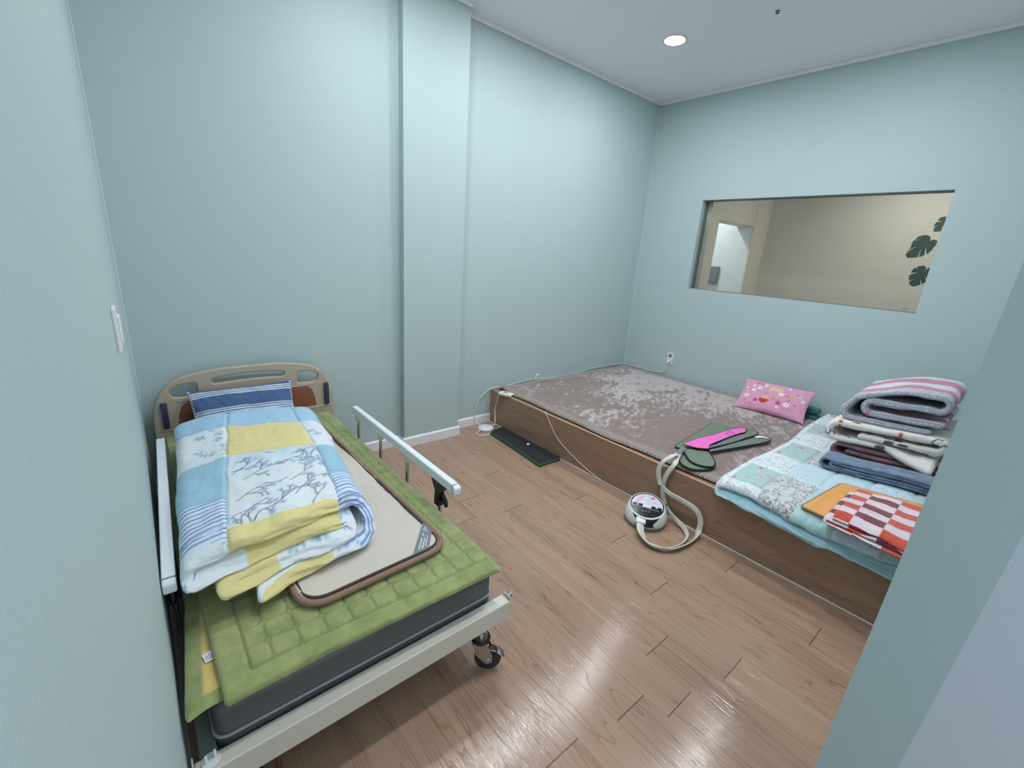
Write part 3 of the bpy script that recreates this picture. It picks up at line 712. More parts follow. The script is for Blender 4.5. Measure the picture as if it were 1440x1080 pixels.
# headboard: moulded board with three openings, bevelled both sides
def bez_outline():
    left = [(-0.012, 0.26), (-0.012, 0.46), (-0.004, 0.56), (0.022, 0.645), (0.066, 0.705), (0.125, 0.738), (0.22, 0.760), (0.34, 0.772)]
    L = [Vector((x, z, 0)) for x, z in left]
    pts = [L[0]] + smooth_path(L[1:], 5)
    pts = [(p.x, p.y) for p in pts]
    right = [(0.895 - (x + 0.012) + 0.023, z) for x, z in pts][::-1]
    return pts + right
def dhole(x0, x1, z0, z1, flat_right):
    p = [(x0, (z0 + z1) / 2), (x0 + 0.012, z1 - 0.018), (x0 + 0.05, z1 - 0.003), (x1 - 0.016, z1), (x1, z1 - 0.012), (x1, z0 + 0.012), (x1 - 0.014, z0), (x0 + 0.03, z0), (x0 + 0.008, z0 + 0.012)]
    if not flat_right: p = [((x0 + x1) - x, z) for x, z in p][::-1]
    q = smooth_path([Vector((x, z, 0)) for x, z in p + [p[0]]], 4)[:-1]
    return [(v.x, v.y) for v in q]
def mslot():
    top = [(0.268, 0.716), (0.36, 0.727), (0.452, 0.731), (0.545, 0.727), (0.637, 0.716)]
    bot = [(0.625, 0.686), (0.545, 0.690), (0.452, 0.692), (0.36, 0.690), (0.280, 0.686)]
    t = smooth_path([Vector((x, z, 0)) for x, z in top], 5); b = smooth_path([Vector((x, z, 0)) for x, z in bot], 5)
    return [(v.x, v.y) for v in t] + [(0.641, 0.700)] + [(v.x, v.y) for v in b] + [(0.264, 0.700)]
def curve_plate(name, loops, y, th, bev, m, parent, **kw):
    cu = bpy.data.curves.new(name, 'CURVE'); cu.dimensions = '2D'; cu.fill_mode = 'BOTH'
    for lp in loops:
        s = cu.splines.new('POLY'); s.points.add(len(lp) - 1); s.use_cyclic_u = True
        for p, q in zip(s.points, lp): p.co = (q[0], q[1], 0, 1)
    cu.extrude = th / 2 - bev; cu.bevel_depth = bev; cu.bevel_resolution = 3; cu.offset = -bev
    o = bpy.data.objects.new(name + '_tmp', cu); COL.objects.link(o)
    dg = bpy.context.evaluated_depsgraph_get(); dg.update()
    me = bpy.data.meshes.new_from_object(o.evaluated_get(dg)); me.name = name
    bpy.data.objects.remove(o); bpy.data.curves.remove(cu)
    me.materials.clear()
    me.transform(Matrix(((1, 0, 0, 0), (0, 0, -1, y), (0, 1, 0, 0), (0, 0, 0, 1))))
    o = link(name, me, m, parent, smooth=True, **kw); me.set_sharp_from_angle(angle=math.radians(40)); return o
HY = 2.875
hb = curve_plate('headboard', [bez_outline(), dhole(0.072, 0.197, 0.630, 0.703, True), mslot(), dhole(0.708, 0.833, 0.630, 0.703, False)], HY, 0.034, 0.007, M_tan, bed)
# raised ridges of the moulding
bm = BM()
box(bm, (0.0, HY - 0.021, 0.449), (0.905, HY - 0.014, 0.462), 0.003)
box(bm, (0.10, HY - 0.021, 0.608), (0.80, HY - 0.014, 0.616), 0.003)
fin('ridge', bm, M_tan, hb)
def inset(x0, x1, left):
    p = [(x1, 0.470), (x1, 0.604), (x0 + 0.035, 0.604), (x0 + 0.012, 0.585), (x0, 0.53), (x0 - 0.006, 0.470)]
    if not left: p = [((x0 + x1) - x, z) for x, z in p][::-1]
    return p
bm = BM(); prism(bm, [(0.452 * 2 - 0.812, 0.470), (0.452 * 2 - 0.805, 0.53), (0.452 * 2 - 0.79, 0.58), (0.15, 0.604), (0.76, 0.604), (0.79, 0.58), (0.805, 0.53), (0.812, 0.470)], -HY + 0.0168, -HY + 0.0185)
bmesh.ops.transform(bm, matrix=Matrix(((1, 0, 0, 0), (0, 0, -1, 0), (0, 1, 0, 0), (0, 0, 0, 1))), verts=bm.verts[:])
fin('brown_insert', bm, M_panel, hb, label='brown insert panel')
for x, ln in ((0.040, 1), (0.875, -1)):
    bm = BM(); box(bm, (x - 0.014, HY - 0.036, 0.47), (x + 0.014, HY - 0.016, 0.614), 0.004)
    o = fin('latch_clip', bm, M_clip, hb, auto=40, label='dark navy upright clip')
bm = BM(); box(bm, (0.05, HY - 0.012, 0.20), (0.09, HY + 0.012, 0.30), 0.003); box(bm, (0.81, HY - 0.012, 0.20), (0.85, HY + 0.012, 0.30), 0.003); box(bm, (0.04, 2.79, 0.2), (0.86, HY, 0.24), 0.003)
fin('headboard_bracket', bm, M_bedgrey, bed)
# side rails: white top bar on four flat posts with a black latch
def rail(xa, xb, sgn, y0, y1, zt, zlow):
    def xat(yy): return xa + (xb - xa) * (yy - y0) / (y1 - y0)
    x = xa
    bm = BM()
    w, h = 0.032, 0.044
    pr_ = [(y0, zt - h + 0.004), (y0, zt - 0.014), (y0 + 0.006, zt - 0.006), (y0 + 0.022, zt), (y1 - 0.012, zt), (y1, zt - 0.012), (y1, zt - h)]
    a = [bm.verts.new((xat(yy) - w / 2, yy, zz)) for yy, zz in pr_] ; b = [bm.verts.new((xat(yy) + w / 2, yy, zz)) for yy, zz in pr_]
    n = len(pr_)
    for i in range(n): j = (i + 1) % n; bm.faces.new((a[i], a[j], b[j], b[i]))
    bm.faces.new(a[::-1]); bm.faces.new(b)
    bmesh.ops.bevel(bm, geom=bm.edges[:], offset=0.0025, segments=2, affect='EDGES')
    r = fin('side_rail', bm, M_rail, bed, auto=35)
    bm = BM(); box(bm, (x - w / 2 - 0.001, y0 + 0.018, zt - h - 0.0005), (x + w / 2 + 0.001, y0 + 0.021, zt + 0.001)); fin('end_cap_seam', bm, M_greyp, r)
    for k in range(4):
        yy = y1 - 0.06 - k * (y1 - y0 - 0.20) / 3.0
        x = xat(yy)
        bm = BM(); box(bm, (x - 0.006, yy - 0.011, zlow), (x + 0.006, yy + 0.011, zt - h), 0.003)
        p = fin('rail_post', bm, M_steel, r, auto=35)
        bm = BM(); box(bm, (x - 0.012, yy - 0.016, zt - h - 0.035), (x + 0.012, yy + 0.016, zt - h), 0.003); cyl(bm, (x - 0.016, yy, zt - h - 0.022), (x + 0.016, yy, zt - h - 0.022), 0.005, 12)
        fin('post_bracket', bm, M_cream_metal if k < 3 else M_black, p, auto=35)
    x = (xa + xb) / 2
    bm = BM(); box(bm, (x - 0.012, y0 + 0.05, zlow - 0.01), (x + 0.012, y1 - 0.02, zlow + 0.03), 0.003); fin('lower_bar', bm, M_bedgrey, r)
    # latch: fan-shaped plate, body and lever
    yl = y1 - 0.06 - (y1 - y0 - 0.20); x = xat(yl)
    bm = BM()
    t = bmesh.new(); prism(t, [(yl + 0.058, zt - h), (yl - 0.062, zt - h), (yl - 0.012, zt - h - 0.052), (yl - 0.012, zt - h - 0.085), (yl + 0.02, zt - h - 0.098), (yl + 0.026, zt - h - 0.05)], x - 0.013, x + 0.013)
    bmesh.ops.transform(t, matrix=Matrix(((0, 0, 1, 0), (1, 0, 0, 0), (0, 1, 0, 0), (0, 0, 0, 1))), verts=t.verts[:]); merge(bm, t)
    box(bm, (x - 0.018, yl - 0.012, zt - h - 0.115), (x + 0.018, yl + 0.024, zt - h - 0.06), 0.004)
    l = fin('latch', bm, M_black, r, auto=35, label='black plastic latch')
    bm = BM(); tube(bm, [(x, yl - 0.012, zt - h - 0.05), (x + sgn * 0.004, yl - 0.035, zt - h - 0.075), (x + sgn * 0.005, yl - 0.046, zt - h - 0.105)], [0.009, 0.010, 0.008], 12, 4); fin('lever', bm, M_black, l, smooth=True)
rail(0.925, 0.925, 1, 1.367, 2.505, 0.556, 0.25)
rail(-0.034, 0.004, -1, 1.367, 2.505, 0.556, 0.25)
# mattress: charcoal vinyl with grey piping along the side
def rounded_box_profile(): pass
bm = BM(); t = bmesh.new(); bmesh.ops.create_cube(t, size=1.0)
bmesh.ops.scale(t, vec=(0.868, 1.802, 0.1455), verts=t.verts[:]); bmesh.ops.translate(t, vec=(0.442, 1.944, 0.31125), verts=t.verts[:])
bmesh.ops.bevel(t, geom=[e for e in t.edges if abs(e.verts[0].co.z - e.verts[1].co.z) > 0.05], offset=0.035, segments=8, affect='EDGES', profile=0.5)
bmesh.ops.bevel(t, geom=[e for e in t.edges if min(v.co.z for v in e.verts) > 0.37], offset=0.034, segments=8, affect='EDGES', profile=0.5)
merge(bm, t)
# slightly soft faces
mt = fin('mattress', bm, M_vinyl, label='charcoal vinyl mattress on the hospital bed under the green quilted pad', cat='mattress', auto=60)
# piping loop
P = [(p[0], p[1], 0.282) for p in round_poly([(0.0065, 1.0415), (0.8775, 1.0415), (0.8775, 2.8465), (0.0065, 2.8465)], 0.036, 10)]
bm = BM(); loop_tube(bm, P, 0.0042, 8); fin('piping', bm, M_pipe, mt, smooth=True, label='grey piping round the mattress side')

# ------------------------------------------------------------------ green quilted pad, folded in two along the right side
def quilt_h(u, v, p, amp):
    """puffed rounded squares with a small rosette where four meet"""
    a = (u / p) % 1 - 0.5; b = (v / p) % 1 - 0.5
    d = np.minimum(0.5 - np.abs(a), 0.5 - np.abs(b)) * p               # distance to the seams
    c = np.hypot(0.5 - np.abs(a), 0.5 - np.abs(b)) * p                 # distance to the crossing
    seam = np.exp(-(d / 0.0034) ** 2); ros = np.exp(-((c - 0.009) / 0.0030) ** 2)
    inside = c < 0.009
    m = np.where(inside, ros * 0.8, np.maximum(seam, ros))
    return amp * (1 - m) * np.where(inside, 0.6, 1.0), m
PADW, PADY0, PADY1 = 0.925, 1.016, 2.850
G_hi, G_lo = lin((157, 163, 106)), lin((130, 140, 82))
PT = 0.014
path = [(-0.036, 0.0)] + [(x, 0.0) for x in np.linspace(0.0, 0.870, 30)] + arc(0.872, 0.0085, 0.0085, -90, 90, 8) + [(x, 0.017) for x in np.linspace(0.868, 0.045, 30)]
Ltot = float(np.sum(np.hypot(*np.diff(np.array(path), axis=0).T)))
lowL = 0.906
def pad_top_s(S): return S - (Ltot - (0.870 - 0.045))                     # 0 at the fold, grows to the left on the upper layer
def pad_extra(SD, S, Y, W):
    t = pad_top_s(S); wid = 0.825
    brd = np.minimum(np.minimum(t, wid - t), np.minimum(Y, (PADY1 - PADY0) - Y))
    h, m = quilt_h(t + 0.012, Y + 0.014, 0.0725, 0.0055)
    inb = np.clip((np.minimum(wid - t, np.minimum(Y, (PADY1 - PADY0) - Y)) - 0.058) / 0.006, 0, 1)
    hem = 0.004 - 0.006 * np.exp(-((np.minimum(wid - t, Y) - 0.058) / 0.004) ** 2)
    up = (SD < 0) & (t > 0.002)
    e = np.where(up, h * inb + hem * (1 - inb), 0.0)
    e = e + np.where(up, 0.010 * fbm(S * 5, Y * 5, 8), 0)
    e = e + np.where(up, 0.012 * np.exp(-((wid - t) / 0.05) ** 2) * (0.5 + fbm(Y * 3, Y * 0, 3)), 0)   # puffed left hem
    return e
def pad_col(SD, S, Y, W):
    t = pad_top_s(S); wid = 0.825
    nz = np.clip(fbm(S * 26, Y * 26, 4) * 1.6 + 0.5 + 0.5 * fbm(S * 90, Y * 90, 9), 0, 1)[..., None]
    c = G_lo * (1 - nz) + G_hi * nz
    hq, mq = quilt_h(t + 0.012, Y + 0.014, 0.0725, 1.0)
    inq = (np.minimum(wid - t, np.minimum(Y, (PADY1 - PADY0) - Y)) > 0.060) & (t > 0.004)
    hemline = np.exp(-((np.minimum(wid - t, Y) - 0.059) / 0.003) ** 2) * (t > 0)
    mq = np.where(inq, mq, 0) + hemline
    c = c * (1 - 0.30 * np.clip(mq, 0, 1))[..., None]  # shade of the seam and hem creases painted into the colour
    # the lower layer shows its yellow back inside a green binding
    low = (t < 0) & (SD < 0)
    yel = (t < 0) & (SD > 0) & (S > 0.034) & (S < 0.5) & (Y > 0.050)
    c = np.where(yel[..., None], lin((214, 186, 112)), c)
    return c
def pad_map(a, h, y):
    yy = PADY0 + y + (0.008 * np.sin(a * 5) + 0.014 * fbm(a * 9, a * 0 + h * 30, 4)) * np.exp(-y / 0.12)
    drop = 0.012 * np.clip((0.06 - y) / 0.06, 0, 1) ** 1.5
    base = 0.3935
    # the lower layer is laid a little back from the upper one at the foot
    low = np.clip((0.012 - h) / 0.01, 0, 1)
    yy = yy + low * 0.045 * np.clip(1 - y / 0.5, 0, 1) 
    edge = 0.010 * np.clip((0.0 - a) / 0.04, 0, 1)
    # upper layer's left hem swings left towards the foot
    shift = -0.004 * y
    a = a + np.where(h < 0.012, 1, 0) * np.clip(0.06 - a, 0, 0.06) / 0.06 * np.clip(y * 0.075, 0, 0.033)
    return a, yy, base + h - drop - edge
pad = slab('bed_pad', path, PT, PADY1 - PADY0, pad_map, pad_col, M_velvet, step=lambda s: 0.0040 if s > 0.90 else 0.009, nw=440, pinch=60, wr=0.002, seed=5, extra=pad_extra, tmin=0.5,
           label='green velvet quilted bed pad folded double over the hospital bed mattress', cat='bed pad')
bm = BM()
t = bmesh.new(); box(t, (0.012, 1.180, 0.4035), (0.040, 1.214, 0.4050), 0.0005)
bmesh.ops.rotate(t, cent=(0.026, 1.197, 0.404), matrix=Matrix.Rotation(math.radians(9), 3, 'Z'), verts=t.verts[:]); merge(bm, t)
ct = fin('care_tag', bm, M_plast, pad, label='white care tag on the yellow backing')
bm = BM()
for k in range(6): box(bm, (0.0165 + k * 0.0036, 1.186, 0.4050), (0.0178 + k * 0.0036, 1.208 - (k % 2) * 0.006, 0.4053))
fin('tag_print', bm, M_greyp, ct)

# ------------------------------------------------------------------ beige heating mat
ZM = 0.4325
mc = [(0.262, 1.172), (0.772, 1.196), (0.745, 2.715), (0.225, 2.690)]
outl = round_poly(mc, [0.09, 0.085, 0.09, 0.09], 10)
def inside_dist(X, Y, poly):
    d = np.full(X.shape, 9.0); n = len(poly); ins = np.zeros(X.shape, bool)
    for i in range(n):
        x0, y0 = poly[i]; x1, y1 = poly[(i + 1) % n]
        dx, dy = x1 - x0, y1 - y0; tt = np.clip(((X - x0) * dx + (Y - y0) * dy) / (dx * dx + dy * dy + 1e-12), 0, 1)
        d = np.minimum(d, np.hypot(X - x0 - tt * dx, Y - y0 - tt * dy))
        c = ((y0 > Y) != (y1 > Y)) & (X < (x1 - x0) * (Y - y0) / (y1 - y0 + 1e-12) + x0); ins ^= c
    return np.where(ins, d, -d)
def mat_sheet(poly, center, nr, col_fn, name, m, z, th, parent=None, zfn=None, **kw):
    """a filled sheet with thickness: rings shrinking from the outline to the centre"""
    po = np.array(poly); c = np.array(center); n = len(po)
    k = np.concatenate([np.linspace(1, 0.985, 3), np.linspace(0.97, 0.02, nr)])
    ringsT = [c + (po - c) * q for q in k]
    XY = np.stack(ringsT, 1)                                            # n, nk, 2
    dz = zfn(XY[..., 0], XY[..., 1]) if zfn is not None else 0
    e = np.clip((1 - k) / 0.03, 0, 1)[None, :]
    zt = z + th * np.sqrt(np.clip(1 - (1 - e) ** 2, 0, 1)) + dz * e
    zb = np.full_like(zt, z) + dz * 0.0
    P = np.concatenate([np.concatenate([XY, zt[..., None]], -1)[:, ::-1], np.concatenate([XY, zb[..., None]], -1)], 1)
    C = col_fn(P[..., 0], P[..., 1])
    me = grid_mesh(name, P, True, C, P[..., :2].copy())
    bm = bmesh.new(); bm.from_mesh(me)
    bmesh.ops.remove_doubles(bm, verts=bm.verts[:], dist=1e-5)
    bnd = [e_ for e_ in bm.edges if e_.is_boundary]
    bmesh.ops.holes_fill(bm, edges=bnd, sides=0)
    bmesh.ops.recalc_face_normals(bm, faces=bm.faces[:]); bm.to_mesh(me); bm.free()
    return link(name, me, m, parent, smooth=True, **kw)
ctr = (0.50, 1.95)
dense = []
for i in range(len(outl)):
    a, b = Vector(outl[i]), Vector(outl[(i + 1) % len(outl)]); nn = max(1, int((b - a).length / 0.02))
    dense += [tuple(a.lerp(b, k / nn)) for k in range(nn)]
def mat_z(X, Y): return 0.016 * fbm(X * 6 + Y * 2, Y * 4 - X * 3, 31) + 0.004 * np.exp(-(np.sin(6 * np.arctan2(Y - 1.75, X - 0.66) + 3 * fbm(X * 4, Y * 4, 8)) / 0.12) ** 2) * np.exp(-np.hypot(Y - 1.75, X - 0.66) / 0.35) + 0.0025 * np.sin((X * 14 + Y * 9) + 3 * fbm(X * 3, Y * 3, 2)) + 0.003
def mat_c(X, Y): 
    c = np.zeros(X.shape + (3,)) + lin((206, 197, 186))
    nz = fbm(X * 5, Y * 5, 3)[..., None] * 0.10
    return c * (1 + nz)
hm = mat_sheet(dense, ctr, 46, mat_c, 'heating_mat', M_mat, ZM, 0.012, zfn=mat_z, label='beige heating mat with brown binding on the green pad, partly under the comforter', cat='heating mat')
bm = BM(); loop_tube(bm, [(x, y, ZM + 0.008) for x, y in [(ctr[0] + (p[0] - ctr[0]) * 1.004, ctr[1] + (p[1] - ctr[1]) * 1.002) for p in dense]], 0.0105, 10); fin('binding', bm, M_bind, hm, smooth=True, label='brown binding round the mat')
ar_ = sum(dense[i - 1][0] * dense[i][1] - dense[i][0] * dense[i - 1][1] for i in range(len(dense))); SGN = 1 if ar_ > 0 else -1
ins_ = []
for i, p in enumerate(dense):
    a, b = Vector(dense[i - 1]), Vector(dense[(i + 1) % len(dense)]); t_ = (b - a).normalized(); nrm = Vector((-t_.y, t_.x))
    nrm = nrm * SGN
    q = Vector(p) + nrm * 0.014; ins_.append((q.x, q.y, ZM + 0.0155))
bm = BM(); loop_tube(bm, ins_, 0.0052, 8); fin('binding_edge', bm, M_bind2, hm, smooth=True, label='dark brown inner edge of the binding')
# woven grey label across the corner, with lines of pale lettering
bm = BM()
lp = [Vector((0.664, 1.205)), Vector((0.697, 1.206)), Vector((0.757, 1.300)), Vector((0.752, 1.352))]
lab = [(0.632, 1.204), (0.700, 1.207), (0.760, 1.292), (0.756, 1.356)]
t = bmesh.new(); prism(t, lab, ZM + 0.0185, ZM + 0.0205); merge(bm, t)
lb = fin('woven_label', bm, M_greyp, hm, label='grey woven label across the mat corner')
bm = BM(); random.seed(4)
def lab_pt(a, b):   # a along the strip, b across
    p0 = Vector(lab[0]).lerp(Vector(lab[3]), a); p1 = Vector(lab[1]).lerp(Vector(lab[2]), a); return p0.lerp(p1, b)
for line, (b0, b1) in enumerate(((0.26, 0.38), (0.48, 0.60), (0.69, 0.77))):
    a = 0.10
    while a < 0.66:
        da = random.uniform(0.02, 0.05)
        if random.random() < 0.85:
            t = bmesh.new()
            q = [lab_pt(a, b0 + random.uniform(0, 0.04)), lab_pt(a + da, b0), lab_pt(a + da, b1), lab_pt(a + random.uniform(0, 0.01), b1)]
            prism(t, [tuple(v) for v in q], ZM + 0.0204, ZM + 0.0211); merge(bm, t)
        a += da + 0.018
for a, b0, b1 in ((0.80, 0.2, 0.4), (0.80, 0.5, 0.62), (0.88, 0.25, 0.5)):
    t = bmesh.new(); prism(t, [tuple(lab_pt(a, b0)), tuple(lab_pt(a + 0.03, b0)), tuple(lab_pt(a + 0.03, b1)), tuple(lab_pt(a, b1))], ZM + 0.0204, ZM + 0.0211); merge(bm, t)
fin('label_print', bm, M_plast, lb)

# ------------------------------------------------------------------ patchwork comforter, folded lengthways in four
ZC0 = 0.4545
T4 = 0.041
W4 = 0.56
pth = [(0.17, 0.022), (0.3, 0.021)] + [(x, 0.021) for x in np.linspace(0.35, W4 - 0.062, 8)] + arc(W4 - 0.060, 0.083, 0.062, -90, 90, 16) + \
      [(x, 0.145) for x in np.linspace(W4 - 0.08, 0.024, 22)] + arc(0.021, 0.1245, 0.0205, 90, 270, 10) + [(x, 0.104) for x in np.linspace(0.04, W4 - 0.088, 16)] + arc(W4 - 0.088, 0.083, 0.021, 90, -90, 10) + \
      [(x, 0.062) for x in np.linspace(W4 - 0.1, 0.075, 14)]
pa = np.array(pth); sl = np.concatenate([[0], np.cumsum(np.hypot(*np.diff(pa, axis=0).T))])
iT0 = 10 + 0; 
S_bot_end = sl[9]; S_fold = sl[26]; S_topL = sl[26 + 22]; S_end = sl[-1]
CL = 1.20
def cstep(s):
    return 0.0036 if (S_fold - 0.14) < s < (S_topL + 0.05) else 0.009
# corners of the top face
HL, HRc, FL, FRc = np.array((0.088, 2.610)), np.array((0.668, 2.500)), np.array((0.010, 1.350)), np.array((0.552, 1.430))
def comf_map(a, h, y):
    u = a / W4; w = y / CL
    lowf = np.clip((0.125 - h) / 0.10, 0, 1)
    f0, f1 = FL[None], FRc[None]
    X = (1 - w) * ((1 - u) * FL[0] + u * FRc[0]) + w * ((1 - u) * HL[0] + u * HRc[0])
    Y = (1 - w) * ((1 - u) * FL[1] + u * FRc[1]) + w * ((1 - u) * HL[1] + u * HRc[1])
    Y = Y - lowf * 0.125 * np.clip(1 - w * 1.6, 0, 1) * (1 - 0.3 * u) - 0.012 * np.sin(u * 7 + h * 30) * np.clip(1 - w * 4, 0, 1)
    foot = np.exp(-w / 0.10)
    Y = Y + 0.040 * fbm(u * 5 + h * 31, h * 47, 35) * foot
    X = X + 0.016 * fbm(w * 8 + h * 20, u * 3, 36)
    # soft crown, sagging at the ends
    sag = 0.020 * (1 - np.clip(w / 0.10, 0, 1)) ** 2 + 0.090 * (np.clip((w - 0.86) / 0.14, 0, 1)) ** 2
    crown = 1.0 + 0.09 * np.sin(np.pi * np.clip(u, 0, 1)) + 0.13 * np.clip(w / 0.8, 0, 1) - 0.10 * np.clip(0.25 - u, 0, 1) / 0.25 * (h > 0.1)
    Z = ZC0 + h * crown - sag * (h / 0.165) 
    Z = Z + 0.016 * fbm(u * 6, w * 7 + h * 9, 37) * np.clip(h / 0.165, 0, 1) + 0.010 * fbm(u * 8 + h * 13, w * 20, 38) * foot * np.clip(h / 0.1, 0, 1)
    return X, Y, np.maximum(Z, ZC0 - 0.004)
def top_a(S):     # 0 at the left end of the top layer, 1 where it rolls over on the right, >1 beyond
    return (S_topL - S) / (S_topL - S_fold)
def near(x, e, w): return np.exp(-((x - e) / w) ** 2)
def comf_zones(S, W):
    A = top_a(S)
    c1 = 0.17 + 0.20 * W; c2 = 0.93 + 0.02 * np.sin(W * 5)
    return A, c1, c2
def comf_extra(SD, S, Y, W):
    A, c1, c2 = comf_zones(S, W); W = W + 0.05 * (A - 0.3)
    top = (SD < 0) & (S > S_fold - 0.15) & (S < S_topL + 0.03)
    seam = near(A, c1, 0.012) + near(A, c2, 0.012) + near(W, 0.735, 0.006) + near(W, 0.47, 0.006) * 1.0 + near(W, 0.065, 0.006) + near(W, 0.225, 0.005) * ((A < c1) | (A > c2))
    e = -0.008 * np.clip(seam, 0, 1) + 0.014 * fbm(A * 3.5, W * 6, 21) + 0.004 * fbm(A * 14, W * 18, 27)
    e2 = 0.009 * fbm(S * 9, W * 7, 25)
    return np.where(top, e, e2)
def make_branches():
    random.seed(11); segs, dots = [], []
    def grow(x, y, ang, ln, d):
        n = 3
        for k in range(n):
            a2 = ang + random.uniform(-0.25, 0.25); x1, y1 = x + ln / n * math.cos(a2), y + ln / n * math.sin(a2)
            segs.append((x, y, x1, y1)); x, y = x1, y1
            if d > 0 and random.random() < 0.85: grow(x, y, ang + random.choice((-1, 1)) * random.uniform(0.5, 0.95), ln * random.uniform(0.4, 0.6), d - 1)
        dots.append((x, y, random.uniform(0.006, 0.010)))
    for (x, y, a) in ((0.02, 0.03, 0.9), (0.14, 0.10, 0.6), (0.03, 0.22, 0.5), (0.27, 0.06, 1.0), (0.21, 0.24, 0.5), (0.05, 0.36, 0.45), (0.33, 0.20, 0.9), (0.36, 0.34, 2.3), (0.17, 0.40, 0.4), (0.30, 0.42, 1.1), (0.02, 0.13, 0.3), (0.38, 0.10, 1.4), (0.22, 0.14, 0.7), (0.02, 0.42, 0.6), (0.40, 0.26, 1.9)):
        grow(x, y, a, 0.11, 2)
    birds = []
    for (x, y) in ((0.05, 0.50), (0.10, 0.565), (0.20, 0.59), (0.28, 0.555), (0.15, 0.51), (0.25, 0.47), (0.33, 0.60), (0.35, 0.52), (0.06, 0.60), (0.04, 0.44)):
        a = random.uniform(-0.4, 0.5)
        for da, l in ((0.35, 0.022), (2.6, 0.020), (1.4, 0.008)):
            birds.append((x, y, x + l * math.cos(a + da), y + l * math.sin(a + da)))
    return segs, dots, birds
def sprig(seed, n, w, h):
    random.seed(seed); s, d = [], []
    for k in range(n):
        x, y = random.uniform(0.02, w - 0.02), random.uniform(0.02, h - 0.02)
        for q in range(5):
            a = q * 1.257 + random.random(); s.append((x, y, x + 0.017 * math.cos(a), y + 0.017 * math.sin(a))); d.append((x + 0.014 * math.cos(a), y + 0.014 * math.sin(a), 0.0055))
    return s, d
def comf_col(SD, S, Y, W):
    A, c1, c2 = comf_zones(S, W); W = W + 0.05 * (A - 0.3)
    Wm = Y                                  # metres from the foot
    X = A * (S_topL - S_fold)
    C1 = c1 * (S_topL - S_fold); C2 = c2 * (S_topL - S_fold)
    white, pale = lin((222, 228, 232)), lin((196, 216, 232))
    sky, sky2, yel = lin((156, 194, 216)), lin((164, 200, 226)), lin((224, 210, 148))
    top = ((SD < 0) | (Y < 0.034)) & (S > S_fold - 0.2) & (S < S_topL + 0.034)
    c = np.zeros(S.shape + (3,)) + white
    mid = (A > c1) & (A < c2); left = A <= c1; right = A >= c2
    def put(mask, colr):
        nonlocal c
        c = np.where((mask & top)[..., None], colr, c)
    # centre column
    g = np.clip((0.47 - W) / 0.40, 0, 1)[..., None]
    put(mid & (W <= 0.47), pale * (1 - np.clip(g * 2.2, 0, 1)) + white * np.clip(g * 2.2, 0, 1))
    yl = yel * (1 + 0.10 * np.clip(dot_mask(X * 1.0, Wm, [(0.17 + 0.045 * (k % 8), 0.63 + 0.05 * (k // 8) + 0.02 * (k % 2), 0.007) for k in range(64)]), 0, 1)[..., None])
    put(mid & (W > 0.47) & (W <= 0.735), yl)
    segs, dots, birds = make_branches()
    Xc = X - C1
    m1 = (mid & top & (W < 0.465) & (W > 0.065))
    c = paint(c, seg_mask(Xc, Wm, segs, 0.0021) * m1, (92, 84, 92), 0.9)
    c = paint(c, dot_mask(Xc, Wm, dots) * m1, (150, 172, 202), 0.75)
    c = paint(c, seg_mask(Xc, Wm, birds, 0.0022) * m1, (80, 84, 96), 0.9)
    # side columns: print, plain blue, stripes, print at the foot
    st = (np.sin(Wm * 2 * PI / 0.0225) * 0.5 + 0.5)
    stripe = np.clip((st - 0.52) * 5, 0, 1)[..., None] * (0.75 + 0.25 * (np.sin(Wm * 2 * PI / 0.0056) > 0))[..., None]
    strp = lin((214, 224, 240)) * (1 - stripe) + lin((112, 146, 192)) * stripe
    for side_, lim_b, lim_s in ((left, 0.475, 0.235), (right, 0.455, 0.205)):
        put(side_ & (W <= lim_b) & (W > lim_s), sky)
        put(side_ & (W <= lim_s) & (W > 0.034), strp)
    for side_, sd in ((left, 5), (right, 6)):
        s, d = sprig(sd, 13, 0.2, 0.36); Xs = X if sd == 5 else X - C2
        mk = side_ & top & (W > 0.475) & (W < 0.735)
        c = paint(c, dot_mask(Xs, Wm - 0.56, d) * mk, (132, 172, 202), 0.85); c = paint(c, seg_mask(Xs, Wm - 0.56, s, 0.002) * mk, (120, 160, 190), 0.7)
        s, d = sprig(sd + 20, 4, 0.22, 0.06)
        mk = side_ & top & (W <= 0.034)
        c = paint(c, dot_mask(Xs, Wm, d) * mk, (132, 172, 202), 0.8)
    put(W > 0.735, sky2)
    put(mid & (W <= 0.065), yel)
    # the layers underneath: yellow, white print and plain pieces at the foot
    und = ~top
    k = np.where(S > S_topL, 0.5 + 0.5 * np.sign(np.sin((S - S_topL - 0.20) * 2 * PI / 0.62)), 0.5 + 0.5 * np.sign(np.sin((S + 0.02) * 2 * PI / 0.5)))
    c = np.where((und & (W < 0.10) & (k > 0.5))[..., None], yel * 0.97, c)
    s, d = sprig(77, 90, 2.2, 0.085)
    c = paint(c, dot_mask(S, Wm, d) * (und & (k <= 0.5)), (140, 176, 204), 0.8)
    c = paint(c, seg_mask(S, Wm, s, 0.002) * (und & (k <= 0.5)), (120, 160, 190), 0.5)
    bsegs = [(x_ + S_end - 0.42, y_ - 0.02, x2 + S_end - 0.42, y2 - 0.02) for x_, y_, x2, y2 in segs]
    c = paint(c, seg_mask(S, Wm, bsegs, 0.0021) * (und & (k <= 0.5) & (S > S_end - 0.34)), (92, 84, 92), 0.9)
    c = np.where((und & (W > 0.86))[..., None], sky2, c)
    return c
slab('folded_comforter', pth, T4, CL, comf_map, comf_col, M_cloth, step=cstep, nw=330, pinch=34, wr=0.003, seed=7, extra=comf_extra, tmin=0.45,
     label='puffy folded comforter of blue, yellow and branch-print patches on the hospital bed', cat='comforter')

